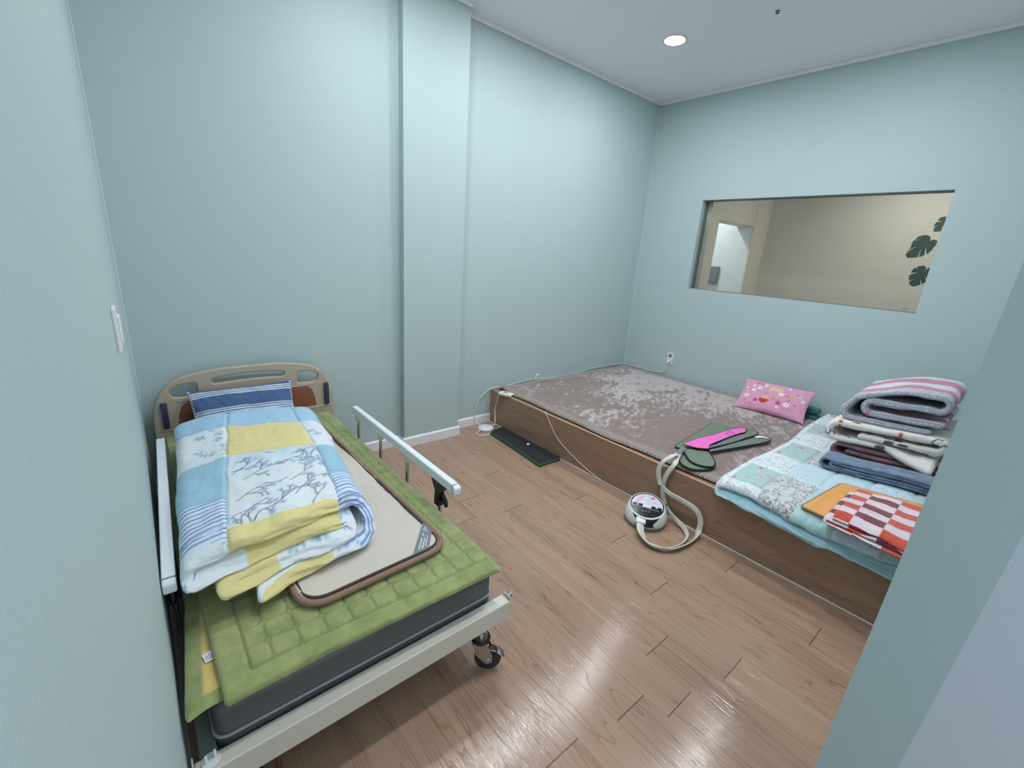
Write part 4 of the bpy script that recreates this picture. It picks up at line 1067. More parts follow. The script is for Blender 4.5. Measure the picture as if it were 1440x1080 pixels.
# pillow leaning on the headboard
def pil_col(U, V, sg):
    x = V * 0.19; n = fbm(U * 40, V * 30, 2)
    c = np.zeros(U.shape + (3,)) + lin((74, 100, 140))
    wv = 0.012 * np.sin(U * 3)
    def band(lo, hi, lines):
        m = (V + wv > lo) & (V + wv < hi)
        s = np.clip(np.sin((V + wv) * lines) * 3 + 1.2, 0, 1)
        return m * s
    c = c * (1 + 0.5 * n[..., None])
    c = paint(c, band(0.60, 0.88, 70), (206, 214, 226)); c = paint(c, band(-0.22, 0.12, 70), (206, 214, 226)); c = paint(c, band(-1.0, -0.8, 62), (206, 214, 226))
    c = paint(c, (np.abs(U) > 0.955) * np.clip(np.sin(V * 62) * 3 + 1, 0, 1), (206, 214, 226))
    return c
cushion('bed_pillow', (0.400, 2.728, 0.545), (0.985, -0.02, 0.0), (0, 0.60, 0.80), 0.515, 0.31, 0.115, pil_col, M_cloth, nu=160, nv=110, concave=0.06, wr=0.008, seed=5,
        label='navy and white striped pillow propped against the tan headboard', cat='pillow')

# round plug cap with two pins lying on the foot bar
t = empty('outlet_safety_plug', (-0.012, 1.018, 0.2605), 'white round outlet cap with two pins lying on the bed foot bar', 'outlet cap')
R = Matrix.Translation((-0.008, 1.018, 0.2605)) 
bm = BM(); lathe(bm, [(0.019, 0), (0.0205, 0.001), (0.0205, 0.0035), (0.019, 0.0045), (0.0165, 0.0045), (0.016, 0.0035)], 40, R); fin('disc', bm, M_plast, t, auto=40)
for s in (-1, 1):
    bm = BM(); lathe(bm, [(0.0034, 0.003), (0.0034, 0.023), (0.0022, 0.026)], 14, R @ Matrix.Translation((s * 0.0095, s * 0.003, 0))); fin('pin', bm, M_plast, t, auto=40)
# ------------------------------------------------------------------ sleeping platform
QX, QZ = 2.351, 0.308
plat = empty('sleeping_platform', (3.3, 1.5, 0), 'low wooden sleeping platform filling the right side of the room', 'platform bed')
bm = BM(); box(bm, (QX, 0.085, 0.0), (QX + 0.018, YB - 0.002, QZ - 0.0005), 0.001); fin('front_panel', bm, M_board, plat)
bm = BM(); box(bm, (QX + 0.018, 0.085, QZ - 0.02), (XR - 0.002, YB - 0.002, QZ - 0.004), 0.001); fin('deck_board', bm, M_boardtop, plat)
bm = BM(); box(bm, (QX - 0.0012, 0.085, QZ - 0.004), (QX + 0.019, YB - 0.002, QZ), 0.0008); fin('edge_band', bm, M_edge, plat, label='light orange-brown edge band along the top front')
bm = BM(); tube(bm, [(QX - 0.001, 0.085, 0.002), (QX - 0.001, YB - 0.004, 0.002)], 0.0035, 8); fin('sealant_bead', bm, M_plast, plat, label='thin pale sealant line along the floor')
bm = BM(); box(bm, (QX + 0.018, 0.085, 0), (XR - 0.002, 0.103, QZ - 0.02)); box(bm, (QX + 0.018, YB - 0.018, 0), (XR - 0.002, YB - 0.002, QZ - 0.02)); box(bm, (QX + 0.9, 0.103, 0), (QX + 0.918, YB - 0.018, QZ - 0.02)); fin('inner_support', bm, M_board, plat)

# ------------------------------------------------------------------ brown plush mat
RX0, RX1, RY0, RY1 = 2.390, 4.285, 0.922, 2.985
nx, ny = 330, 350
xs = np.linspace(0, 1, nx); ys = np.linspace(0, 1, ny)
A, B = np.meshgrid(xs, ys, indexing='ij')
def edge_wave(t, s): return 0.010 * np.sin(t * 9 + s) + 0.006 * np.sin(t * 23 + 2 * s)
X = RX0 + (RX1 - RX0) * A + (1 - A) * edge_wave(B, 1.0) * (A < 0.9) + (1 - A) ** 3 * 0.055 * np.exp(-((B - 1.0) / 0.06) ** 2)
Y = RY0 + (RY1 - RY0) * B - B ** 2 * 0.018 * (0.5 + 0.5 * np.sin(A * 17)) 
dx = np.minimum(X - X[0:1, :], X[-1:, :] - X); dy = Y[:, -1:] - Y; dd = np.minimum(dx, dy)
rim = np.sqrt(np.clip(1 - (1 - np.clip(dd / 0.016, 0, 1)) ** 2, 0, 1))
bw = 0.082
isb = dd < bw
ribs = 0.5 + 0.5 * np.sin(np.where(dx < dy, Y, X) * 2 * PI / 0.0145)
plush = fbm(X * 9, Y * 9, 41, 4)
bord_h = 0.012 + 0.0035 * ribs
Z = QZ + 0.007 + rim * np.where(isb, bord_h, 0.014 + 0.010 * plush * np.clip((dd - bw) / 0.03, 0, 1))
Z += 0.006 * np.exp(-((dd - bw) / 0.01) ** 2) * 0 + 0.012 * np.exp(-((A - 0.03) / 0.05) ** 2) * np.exp(-((B - 0.97) / 0.05) ** 2) + 0.012 * np.exp(-((B - 0.985) / 0.02) ** 2) * np.exp(-((A - 0.27) / 0.05) ** 2)
# brushed nap: pale where the pile lies away
nap = fbm(X * 1.5 + 3, Y * 2.1, 61, 4) + 0.30 * fbm(X * 6 + Y * 4, Y * 9 - X * 2, 71, 3)
far = np.clip((X - 2.7) / 1.3, 0, 1)
streak = fbm(X * 16 + Y * 7, Y * 40 - X * 18, 95, 4)
pale = np.clip((nap + 0.42 * far - 0.10 + 0.95 * streak) * 3.4, 0, 1)
fine = 0.5 + fbm(X * 60, Y * 60, 81, 3)
crk = np.exp(-(np.abs(fbm(X * 7 + Y * 5, Y * 13 - X * 4, 91, 3)) / 0.02) ** 2)
c0 = lin((134, 110, 104)); c1 = lin((198, 184, 184))
C = c0 * (0.85 + 0.3 * fine[..., None]); C = C * (1 - 0.85 * pale[..., None]) + c1 * 0.85 * pale[..., None]
C = C + (c1 - C) * (0.30 * crk * (0.3 + pale))[..., None]
wv = (0.5 + 0.5 * np.sin((X + Y) * 2 * PI / 0.013) > 0.55) * 1.0
rb = np.clip((ribs - 0.35) * 2.2, 0, 1) * (0.55 + 0.45 * wv)
CB = lin((98, 80, 74)) * (1 - rb[..., None]) + lin((206, 192, 184)) * rb[..., None]
Ccol = np.where(isb[..., None], CB, C)
Pm = np.stack([X, Y, Z], -1)
def sub_sheet(name, mask_fn, mtl, parent, **kw):
    me = grid_mesh(name, Pm, False, Ccol, np.stack([X, Y], -1))
    bm = bmesh.new(); bm.from_mesh(me)
    vm = mask_fn.ravel()
    kill = [f for f in bm.faces if not all(vm[v.index] for v in f.verts)]
    bmesh.ops.delete(bm, geom=kill, context='FACES')
    # close underneath
    bm.to_mesh(me); bm.free()
    return link(name, me, mtl, parent, smooth=True, **kw)
mat_in = dd > bw - 0.004
rug = sub_sheet('plush_mat', np.ones_like(isb), M_plush, None, label='large brown brushed plush mat covering the back of the wooden platform', cat='mat') if False else None
rug = empty('plush_mat', (3.33, 1.97, QZ), 'large brown brushed plush mat covering the back of the wooden platform', 'mat')
sub_sheet('plush_top', mat_in, M_plush, rug)
sub_sheet('border', dd < bw, M_plush, rug, label='ribbed taupe border of the mat')
bm = BM(); box(bm, (RX0 + 0.022, RY0 + 0.012, QZ + 0.0003), (RX1 - 0.012, RY1 - 0.03, QZ + 0.010)); fin('backing', bm, M_bind2, rug)

# ------------------------------------------------------------------ patchwork quilt on the platform
QT = 0.043
pq = [(x, 0.0) for x in np.linspace(0.0, 0.770, 24)] + arc(0.772, 0.0235, 0.0235, -90, 90, 12) + [(x, 0.047) for x in np.linspace(0.768, 0.0, 24)]
paq = np.array(pq); slq = np.concatenate([[0], np.cumsum(np.hypot(*np.diff(paq, axis=0).T))]); SQ = slq[-1]; SQf = slq[24 + 12]
def q_map(a, h, y):
    x = 2.290 + y
    yy = 0.100 + a + 0.012 * np.sin(y * 5) * (a > 0.5) + 0.035 * np.clip((y - 1.1) / 0.9, 0, 1) * np.clip((a - 0.4) / 0.3, 0, 1)
    over = np.clip((0.062 - y) / 0.062, 0, 1)
    z = QZ + 0.025 + h - over ** 1.3 * 0.040 * (0.75 + 0.35 * np.sin(a * 6 + 0.5))
    low = np.clip((0.021 - h) / 0.03, 0, 1)
    x = x - low * 0.012 * over + 0.010 * np.sin(a * 11) * over + 0.012 * (1 - low) * over
    x = x - over * 0.020 * fbm(a * 10 + low * 5, low * 3, 44)
    z = z + over * 0.028 * fbm(a * 9 + low * 7, y * 10, 45)
    return x, yy, z
def q_uv(S, Y): return (S - SQf), Y          # u: metres from the fold on the upper face, v: metres from the front
PU, PV = 0.170, 0.290
def q_extra(SD, S, Y, W):
    u, v = q_uv(S, Y)
    top = (SD < 0) & (u > -0.03)
    fu = np.abs(((u + 0.0) / PU) % 1 - 0.5); fv = np.abs(((v - 0.10) / 0.30) % 1 - 0.5)
    d = np.minimum((0.5 - fu) * PU, (0.5 - fv) * 0.30)
    e = np.where(top, -0.008 * np.exp(-(d / 0.010) ** 2) + 0.012 * fbm(u * 7, v * 6, 15), 0.010 * fbm(S * 10, Y * 10, 16))
    return e + 0.022 * fbm(S * 22, Y * 9, 19) * np.exp(-Y / 0.09) * 1.4 + 0.006 * fbm(S * 60, Y * 12, 23) * np.exp(-Y / 0.06)
def flowers(seed, n, w, h, r):
    random.seed(seed); o = []
    for k in range(n): o.append((random.uniform(0, w), random.uniform(0, h), random.uniform(0.7, 1.2) * r))
    return o
def q_col(SD, S, Y, W):
    u, v = q_uv(S, Y)
    iu = np.floor(u / PU).astype(int); iv = np.floor((v - 0.02) / PV + 0.0).astype(int)
    lining, mint, white, pale = lin((164, 200, 212)), lin((172, 198, 198)), lin((222, 228, 236)), lin((196, 216, 228))
    c = np.zeros(S.shape + (3,)) + lining
    top = (SD < 0) & (u > -0.05)
    n1 = vn(u * 230, v * 230, 3); n2 = vn(u * 110, v * 110, 5)
    sprigs = ((vn(u * 75, v * 130, 7) > 0.70) & (n1 > 0.45))[..., None] * 0.6
    P_sprig = white * (1 - sprigs) + lin((108, 120, 124)) * sprigs
    gm = (np.abs(fbm(u * 60, v * 60, 33, 3)) < 0.055)[..., None] * 1.0
    P_grey = lin((206, 208, 212)) * (1 - gm * 0.8) + lin((112, 112, 116)) * gm * 0.8
    fl = flowers(8, 190, 0.8, 2.0, 0.014)
    P_mint = np.zeros_like(c) + mint
    fm = dot_mask(u, v, fl); small = dot_mask(u, v, flowers(9, 420, 0.8, 2.0, 0.004))
    P_mint = paint(P_mint, fm, (206, 190, 196), 0.85); P_mint = paint(P_mint, fm * (n2 > 0.5), (190, 72, 92), 0.8); P_mint = paint(P_mint, small, (176, 62, 84), 0.7)
    P_pale = np.zeros_like(c) + pale; P_pale = paint(P_pale, small * 1.0, (180, 80, 96), 0.7); P_pale = paint(P_pale, dot_mask(u, v, flowers(10, 300, 0.8, 2.0, 0.005)), (150, 176, 176), 0.8)
    dots = dot_mask(u, v, flowers(12, 700, 0.8, 2.0, 0.005))
    P_dot = paint(np.zeros_like(c) + lin((170, 206, 208)), dots, (204, 224, 224), 0.7)
    row0 = (iu <= 0)
    # first row by the mat: sprig, mint, sprig, mint ...; second: grey, pale, grey ...; third: dotted ...
    pick = np.zeros(S.shape, int)
    k = np.maximum(np.floor((v - 0.10) / 0.30), -1).astype(int)
    k1 = np.maximum(k, 0)
    pick = np.where(iu <= 0, (k + 1) % 2, np.where(iu == 1, 2 + (k1 % 2), np.where(iu == 2, 4 - (k1 % 2), np.where(iu == 3, 3, 1))))
    for i, P_ in enumerate((P_sprig, P_mint, P_grey, P_pale, P_dot)):
        c = np.where((top & (pick == i))[..., None], P_, c)
    fold = (u < 0) & (SD < 0)
    c = np.where((fold & (u > -0.05))[..., None], P_sprig, c)
    return c
slab('patchwork_quilt', pq, QT, 1.985, q_map, q_col, M_cloth, step=lambda s: 0.0052 if s > SQf - 0.08 else 0.02, nw=420, pinch=70, wr=0.003, seed=12, extra=q_extra, tmin=0.6,
     label='folded patchwork quilt with pale blue lining spread across the front of the platform', cat='quilt')
ZQ = QZ + 0.025 + 0.047 + 0.0215 + 0.004       # top of the quilt

# ------------------------------------------------------------------ pink pillow by the wall
def pink_col(U, V, sg):
    x, y = U * 0.275, V * 0.165
    c = np.zeros(U.shape + (3,)) + lin((218, 158, 186))
    if sg < 0: return c
    def flower(cx, cy, r, colr, mid):
        nonlocal c
        for k in range(5):
            a = k * 1.2566 + 0.3
            c = paint(c, dot_mask(x, y, [(cx + r * math.cos(a), cy + r * math.sin(a), r * 0.62)]), colr)
        c = paint(c, dot_mask(x, y, [(cx, cy, r * 0.5)]), mid)
    for cx, cy, r in ((-0.12, 0.06, 0.012), (-0.16, 0.03, 0.011), (-0.17, 0.075, 0.009), (-0.20, -0.035, 0.013), (0.055, 0.035, 0.013), (0.12, -0.055, 0.014), (0.19, 0.06, 0.009), (-0.08, 0.10, 0.010), (0.10, 0.115, 0.008), (0.225, 0.02, 0.009), (-0.225, 0.05, 0.008), (0.06, -0.09, 0.008)):
        flower(cx, cy, r, (240, 236, 238), (200, 160, 120))
    flower(0.058, -0.055, 0.014, (196, 92, 150), (120, 60, 100)); flower(-0.115, -0.07, 0.012, (190, 76, 140), (120, 60, 100)); flower(0.015, -0.03, 0.009, (226, 150, 110), (220, 120, 90))
    # half fruit, leaves, small striped shape and a row of pale yellow blocks
    c = paint(c, (np.hypot(x + 0.055, y + 0.052) < 0.036) & (y < -0.040), (196, 72, 60)); c = paint(c, dot_mask(x, y, [(-0.055, -0.064, 0.006)]), (110, 40, 40))
    c = paint(c, seg_mask(x, y, [(-0.058, -0.036, -0.066, -0.006), (-0.046, -0.036, -0.034, -0.014), (-0.03, -0.036, -0.012, -0.024)], 0.005), (226, 204, 150))
    c = paint(c, (np.hypot((x - 0.145) / 1.3, y - 0.03) < 0.022) * (np.sin(x * 900) > -0.3), (222, 186, 110))
    c = paint(c, seg_mask(x, y, [(0.09, 0.03, 0.115, 0.03), (0.17, 0.07, 0.195, 0.06), (0.13, 0.0, 0.115, -0.02), (0.165, -0.035, 0.19, -0.04)], 0.003), (140, 70, 90))
    c = paint(c, seg_mask(x, y, [(-0.035, 0.06, -0.03, 0.09), (-0.018, 0.062, -0.008, 0.088), (0.004, 0.062, 0.012, 0.09), (0.026, 0.062, 0.032, 0.088), (0.042, 0.058, 0.05, 0.086)], 0.007), (226, 206, 140))
    c = paint(c, (np.abs(np.hypot(x + 0.135, y - 0.10) - 0.022) < 0.006) & (y > 0.10), (206, 92, 84))
    c = paint(c, dot_mask(x, y, [(-0.20, -0.09, 0.012), (-0.15, -0.11, 0.01), (0.0, 0.02, 0.004), (0.075, 0.075, 0.006)]), (206, 150, 110))
    return c
cushion('pink_pillow', (4.045, 1.285, 0.447), (0.06, -1.0, 0.02), (0.70, 0.05, 0.70), 0.545, 0.315, 0.11, pink_col, M_cloth, nu=190, nv=120, concave=0.07, wr=0.010, seed=15,
        label='small pink flower-print pillow on the brown mat by the window wall', cat='pillow')
# teal cloth tucked behind it
def tc_(SD, S, Y, W): return np.zeros(S.shape + (3,)) + lin((60, 122, 122))
slab('teal_cloth', [(0, 0), (0.12, 0.0)] + arc(0.12, 0.018, 0.018, -90, 90, 8) + [(0.0, 0.036)], 0.03, 0.10, lambda a, h, y: (4.19 + y * 0.9, 0.985 + a * 0.9 + 0.02 * np.sin(y * 30), QZ + 0.034 + h * 1.5), tc_, M_cloth, step=0.008, nw=24, pinch=6, wr=0.006,
     label='small teal folded cloth between the pink pillow and the wall', cat='cloth')

# ------------------------------------------------------------------ orange mat with brown edging
om = [(2.345, 0.515), (2.825, 0.470), (2.930, 0.090), (2.300, 0.090)]
oo = round_poly(om, [0.02, 0.03, 0.03, 0.03], 6); od = []
for i in range(len(oo)):
    a, b = Vector(oo[i]), Vector(oo[(i + 1) % len(oo)]); nn = max(1, int((b - a).length / 0.015))
    od += [tuple(a.lerp(b, k / nn)) for k in range(nn)]
def oc(X_, Y_):
    n_ = fbm(X_ * 5 + 3 * Y_, Y_ * 30, 3, 3)[..., None]
    return lin((228, 164, 94)) * (1 + 0.25 * n_)
o = mat_sheet(od, (2.6, 0.30), 26, oc, 'orange_mat', M_cloth, ZQ, 0.010, zfn=lambda X_, Y_: 0.006 * fbm(X_ * 7, Y_ * 7, 6) + 0.002, label='thin orange mat with brown edging lying on the patchwork quilt', cat='mat')
bm = BM(); loop_tube(bm, [(p[0], p[1], ZQ + 0.0055) for p in od], 0.0048, 8); fin('edging', bm, M_bind, o, smooth=True, label='brown edging')

# ------------------------------------------------------------------ folded blankets in front of the partition
def check_col(SD, S, Y, W):
    cu, cv = 0.105, 0.070
    sh = 0.010 * np.sin(S * 21) + 0.012 * fbm(S * 9, Y * 9, 6)
    iu = np.floor((S + 0.02) / cu); iv = np.floor((Y + sh) / cv)
    dark = ((iu + iv) % 2) == 0
    red = (np.floor(iu / 1) % 2) == 0
    c = np.where(dark[..., None], np.where(red[..., None], lin((204, 74, 56)), lin((122, 34, 52))), lin((224, 206, 214)))
    return c * (1 + 0.25 * fbm(S * 12, Y * 40, 8)[..., None])
zc = ZQ + 0.0165
chk = [(x, 0.0) for x in np.linspace(0, 0.285, 14)] + arc(0.287, 0.012, 0.012, -90, 90, 10) + [(x, 0.024) for x in np.linspace(0.28, 0.02, 14)] + arc(0.02, 0.036, 0.012, 270, 90, 10) + [(x, 0.049) for x in np.linspace(0.03, 0.270, 14)] + arc(0.27, 0.0365, 0.0, 90, 0, 2)[:1]
def chk_map(a, h, y):
    x = 2.205 + y + 0.10 * (a / 0.3) * 0.35 - 0.10 * np.clip((a) / 0.3, 0, 1) * (y / 0.5) 
    lowf = np.clip((0.03 - h) / 0.03, 0, 1)
    x = x - lowf * 0.02 * np.exp(-y / 0.06)
    z = zc + 0.006 + h - 0.022 * np.exp(-y / 0.045) * (h / 0.049) + 0.010 * np.exp(-((a - 0.10) / 0.035) ** 2) * np.exp(-y / 0.12) * (h > 0.02)
    return x + 0.03, 0.098 + a, z
slab('checked_blanket', chk, 0.012, 0.470, chk_map, check_col, M_plush, step=0.0045, nw=130, pinch=30, wr=0.005, wfreq=14, seed=21,
     label='folded red, maroon and pinkish white checked blanket on the orange mat', cat='blanket')
def blue_col(SD, S, Y, W):
    n_ = np.clip(0.5 + 1.3 * fbm(S * 30, Y * 26, 12), 0, 1)[..., None]
    return lin((80, 98, 126)) * (1 - n_) + lin((124, 146, 176)) * n_
# outer loop round a tight inner fold, open towards the partition
bl = [(0.0, 0.008)] + [(x, 0.008) for x in np.linspace(0.03, 0.46, 16)] + arc(0.462, 0.034, 0.026, -90, 90, 12) + [(x, 0.060) for x in np.linspace(0.455, 0.01, 16)]
bl2 = [(0.0, 0.0245)] + [(x, 0.0245) for x in np.linspace(0.03, 0.43, 12)] + arc(0.43, 0.034, 0.0095, -90, 90, 8) + [(x, 0.0435) for x in np.linspace(0.42, 0.0, 12)]
def blue_map(a, h, y):
    x = 2.975 + y * 0.85 + 0.20 * np.clip((0.47 - a) / 0.47, 0, 1) * 0.55
    return x, 0.135 + a, ZQ + 0.004 + h * 0.98 + 0.004 * np.sin(a * 13)
bfold = bl + [(0.004, 0.0515)] + [(x, 0.0445) for x in np.linspace(0.02, 0.425, 12)] + arc(0.428, 0.034, 0.0105, 90, -90, 8) + [(x, 0.0235) for x in np.linspace(0.42, 0.01, 12)]
slab('blue_blanket', bfold, 0.0145, 0.175, blue_map, blue_col, M_plush, step=0.006, nw=40, pinch=14, wr=0.003, seed=31,
     label='long dusty blue blanket folded into a thin strip on the patchwork quilt', cat='blanket')
def sheet_col(SD, S, Y, W): return np.zeros(S.shape + (3,)) + lin((196, 194, 186))
slab('white_sheet', [(0.0, 0.0), (0.2, 0.002), (0.46, 0.0)], 0.008, 0.42, lambda a, h, y: (3.19 + y + 0.10 * (0.46 - a), 0.12 + a, ZQ + 0.0045 + h + 0.006 * np.clip(fbm(a * 14, y * 16, 3), 0, 1) * np.exp(-y / 0.1)), sheet_col, M_cloth, step=0.008, nw=60, pinch=20, wr=0.002, seed=33,
     label='crumpled off-white sheet between the blue blanket and the maroon blanket', cat='sheet')
def mar_col(SD, S, Y, W):
    n_ = np.clip(0.5 + 1.2 * fbm(S * 26, Y * 26, 14), 0, 1)[..., None]
    return lin((118, 76, 86)) * (1 - n_) + lin((168, 122, 132)) * n_
ZM0 = ZQ + 0.016
mr = [(0.0, 0.012)] + [(x, 0.012) for x in np.linspace(0.03, 0.47, 14)] + arc(0.47, 0.046, 0.034, -90, 90, 12) + [(x, 0.080) for x in np.linspace(0.46, 0.02, 14)] + arc(0.02, 0.0635, 0.0165, 90, 270, 8) + [(x, 0.047) for x in np.linspace(0.03, 0.43, 12)]
def mar_map(a, h, y): return 3.185 + y + 0.16 * np.clip((0.5 - a) / 0.5, 0, 1), 0.125 + a, ZM0 + h * 1.0 + 0.004 * np.sin(a * 15 + y * 6)
slab('maroon_blanket', mr, 0.022, 0.56, mar_map, mar_col, M_plush, step=0.008, nw=60, pinch=18, wr=0.005, seed=41,
     label='folded maroon plush blanket at the bottom of the bedding stack under the white comforter', cat='blanket')
# white comforter with scattered small prints
ZW = ZM0 + 0.098
def wh_col(SD, S, Y, W):
    c = np.zeros(S.shape + (3,)) + lin((234, 229, 226))
    random.seed(6); du, dv = [], []
    for k in range(190):
        x_, y_ = random.uniform(0, 3.4), (random.uniform(0, 0.62) if k < 150 else random.uniform(0.0, 0.05))
        ty = k % 4
        if ty == 0: c = paint(c, (np.hypot(S - x_, Y - y_) < 0.022) & (Y > y_), (206, 160, 60)); c = paint(c, (np.hypot(S - x_, Y - y_) < 0.016) & (Y > y_), (176, 56, 44)); c = paint(c, (np.hypot(S - x_ - 0.006, Y - y_ - 0.004) < 0.010) & (Y > y_), (44, 44, 52))
        elif ty == 1: c = paint(c, (np.hypot((S - x_) / 2.2, Y - y_) < 0.011), (92, 94, 108))
        elif ty == 2: c = paint(c, seg_mask(S, Y, [(x_, y_, x_ + 0.016, y_ + 0.02), (x_ + 0.016, y_ + 0.02, x_ + 0.03, y_ + 0.016)], 0.004), (48, 50, 60))
        else: c = paint(c, dot_mask(S, Y, [(x_, y_, 0.010)]), (188, 96, 70))
    return c
wp = [(0.060, 0.005), (0.12, 0.006), (0.2, 0.011)] + [(x, 0.022) for x in np.linspace(0.25, 0.49, 8)] + arc(0.492, 0.071, 0.047, -90, 90, 14) + [(x, 0.118) for x in np.linspace(0.48, 0.065, 16)] + arc(0.062, 0.090, 0.028, 90, 270, 12) + [(x, 0.062) for x in np.linspace(0.08, 0.38, 10)]
def wh_map(a, h, y):
    x = 3.165 + y + 0.18 * np.clip((0.52 - a) / 0.52, 0, 1)
    droop = np.clip((0.26 - a) / 0.26, 0, 1) * np.clip((0.04 - h) / 0.02, 0, 1)
    x = x - droop * 0.10 * np.exp(-y / 0.25)
    z = ZW + h - droop * 0.065 * np.exp(-y / 0.10) 
    return x, 0.132 + a, z
slab('white_comforter', wp, 0.041, 0.60, wh_map, wh_col, M_cloth, step=0.0055, nw=130, pinch=18, wr=0.009, wfreq=11, seed=51,
     label='folded off-white comforter with small scattered prints in the middle of the stack', cat='comforter')
# grey knit and pink quilt on top
ZG = ZW + 0.142
def gr_col(SD, S, Y, W):
    g = lin((164, 166, 180)); wv_ = lin((232, 235, 242)); pk = lin((196, 128, 150)); sil = lin((204, 210, 220))
    ru, rv = 0.024, 0.017
    iv = Y / rv; ph = np.abs((S / ru + 0.0) % 1 - 0.5)
    knit = np.clip((np.sin(2 * PI * (iv + ph * 0.9)) - 0.2) * 3, 0, 1) * (0.3 + 0.7 * vn(S * 60, Y * 60, 4))
    kn = g * (1 - 0.75 * knit[..., None]) + wv_ * 0.75 * knit[..., None]
    wob = Y + 0.010 * np.sin(S * 13) + 0.006 * np.sin(S * 31)
    c = np.where((wob > 0.062)[..., None], pk, kn); c = np.where((wob > 0.125)[..., None], sil, c); c = np.where((wob > 0.215)[..., None], pk, c); c = np.where((wob > 0.36)[..., None], sil, c)
    inner = SD < 0
    c = np.where((inner & (wob > 0.062))[..., None], kn, c)
    c = np.where(((S > 0.30) & (S < 0.325) & (Y < 0.05))[..., None], pk, c)
    return c * (1 + 0.12 * fbm(S * 40, Y * 40, 5)[..., None])
gp = [(0.06, 0.055), (0.12, 0.054)] + [(x, 0.052) for x in np.linspace(0.15, 0.36, 8)] + arc(0.36, 0.087, 0.035, -90, 90, 10) + [(x, 0.122) for x in np.linspace(0.34, 0.10, 10)] + arc(0.09, 0.158, 0.036, 270, 90, 12) + [(0.12, 0.196)] + [(x, 0.196 - 0.10 * np.clip((x - 0.2) / 0.30, 0, 1) ** 1.6) for x in np.linspace(0.16, 0.44, 12)] + \
     [(0.468, 0.078), (0.48, 0.060), (0.478, 0.036), (0.46, 0.018)] + [(x, 0.012) for x in np.linspace(0.43, 0.10, 12)]
def gr_map(a, h, y):
    x = 3.205 + y + 0.17 * np.clip((0.5 - a) / 0.5, 0, 1)
    z = ZG + h * 1.12 + 0.012 * np.sin(np.pi * np.clip(y / 0.62, 0, 1)) * (h > 0.14) * 2.0
    return x, 0.150 + a, z
slab('grey_knit_quilt', gp, 0.033, 0.62, gr_map, gr_col, M_cloth, step=0.0050, nw=150, pinch=16, wr=0.008, wfreq=9, seed=61,
     label='thick grey knit-print quilt with pink and white bands folded on top of the stack', cat='quilt')
# ------------------------------------------------------------------ air pump, hose and wrap
PC = Vector((2.188, 1.222, 0)); FA = math.atan2(-0.52, -0.85)
pump = empty('air_pump', PC, 'round white and black air massage pump on the floor by the platform', 'massage pump')
RM = Matrix.Translation(PC) @ Matrix.Rotation(FA, 4, 'Z')     # local +X points to the front of the pump
def ztop(x, y): return 0.108 - 0.26 * x
bm = BM(); lathe(bm, [(0.112, 0.0), (0.119, 0.004), (0.121, 0.016), (0.119, 0.022)], 64, RM); fin('base', bm, M_greyp, pump, auto=40)
prof = [(0.119, 0.020), (0.1225, 0.034), (0.121, 0.055), (0.115, 0.078), (0.108, 0.096), (0.103, 0.104), (0.099, 0.105), (0.097, 0.101)]
bm = BM(); t = bmesh.new(); lathe(t, prof, 72)
for v in t.verts:
    k = max(0, (v.co.z - 0.03) / 0.075)
    v.co.z += k * (-0.26 * v.co.x)
bmesh.ops.transform(t, matrix=RM, verts=t.verts[:]); merge(bm, t)
fin('body', bm, M_plast, pump, auto=50)
# display face with its print
nr, na = 60, 220
rr = np.linspace(0.0005, 0.0975, nr); aa = np.linspace(0, 2 * PI, na, endpoint=False)
Rg, Ag = np.meshgrid(rr, aa, indexing='xy')          # (na, nr)
lx, ly = Rg * np.cos(Ag), Rg * np.sin(Ag)
lz = 0.1035 - 0.26 * lx + 0.003 * (1 - (Rg / 0.0975) ** 2)
pts = np.stack([lx, ly, lz], -1) @ np.array(RM.to_3x3()).T + np.array(PC)
blk, wht = lin((24, 25, 28)), lin((226, 222, 232))
c = np.zeros(lx.shape + (3,)) + blk
u_, v_ = ly, -lx            # u to the viewer's right, v away from the front
disp = (Rg < 0.090) & (v_ > -0.022 - 0.10 * np.abs(u_) * 0 + 0.012 * np.clip(1 - np.abs(np.abs(u_) - 0.052) / 0.022, 0, 1) * 0)
notch = (np.abs(u_ - 0.055) < 0.030) & (v_ < -0.002) | (np.abs(u_ + 0.055) < 0.030) & (v_ < 0.002)
disp &= ~notch
c = np.where(disp[..., None], wht, c)
pinkp = disp & (np.hypot((u_ + 0.045) * 1.6 - (v_ - 0.04) * 0.8, (v_ - 0.040) * 0.7) < 0.026)
c = paint(c, pinkp * (0.6 + 0.8 * fbm(u_ * 90, v_ * 90, 3)), (214, 150, 196), 0.9)
c = paint(c, (np.abs(u_ - 0.030) < 0.011) & (np.abs(v_ - 0.062) < 0.006), (190, 46, 130))
random.seed(3); sg = []
for (x0, y0, n_, s_) in ((-0.012, 0.046, 7, 0.006), (-0.022, 0.030, 11, 0.006), (0.036, 0.030, 4, 0.006), (-0.016, 0.014, 8, 0.0045), (0.0, 0.068, 5, 0.004)):
    for k in range(n_): sg.append((x0 + k * s_, y0 - 0.15 * k * s_ + random.uniform(-1, 1) * 0.002, x0 + (k + 0.6) * s_, y0 - 0.15 * k * s_ + random.uniform(-1, 1) * 0.002))
c = paint(c, seg_mask(u_, v_, sg, 0.0012) * disp, (140, 130, 160), 0.9)
sg2 = [(0.045 + 0.022 * math.cos(a), 0.008 + 0.013 * math.sin(a), 0.045 + 0.022 * math.cos(a + 0.5), 0.008 + 0.013 * math.sin(a + 0.5)) for a in np.arange(0, 6.2, 0.7)]
c = paint(c, seg_mask(u_, v_, sg2, 0.0012) * disp, (190, 120, 170), 0.9)
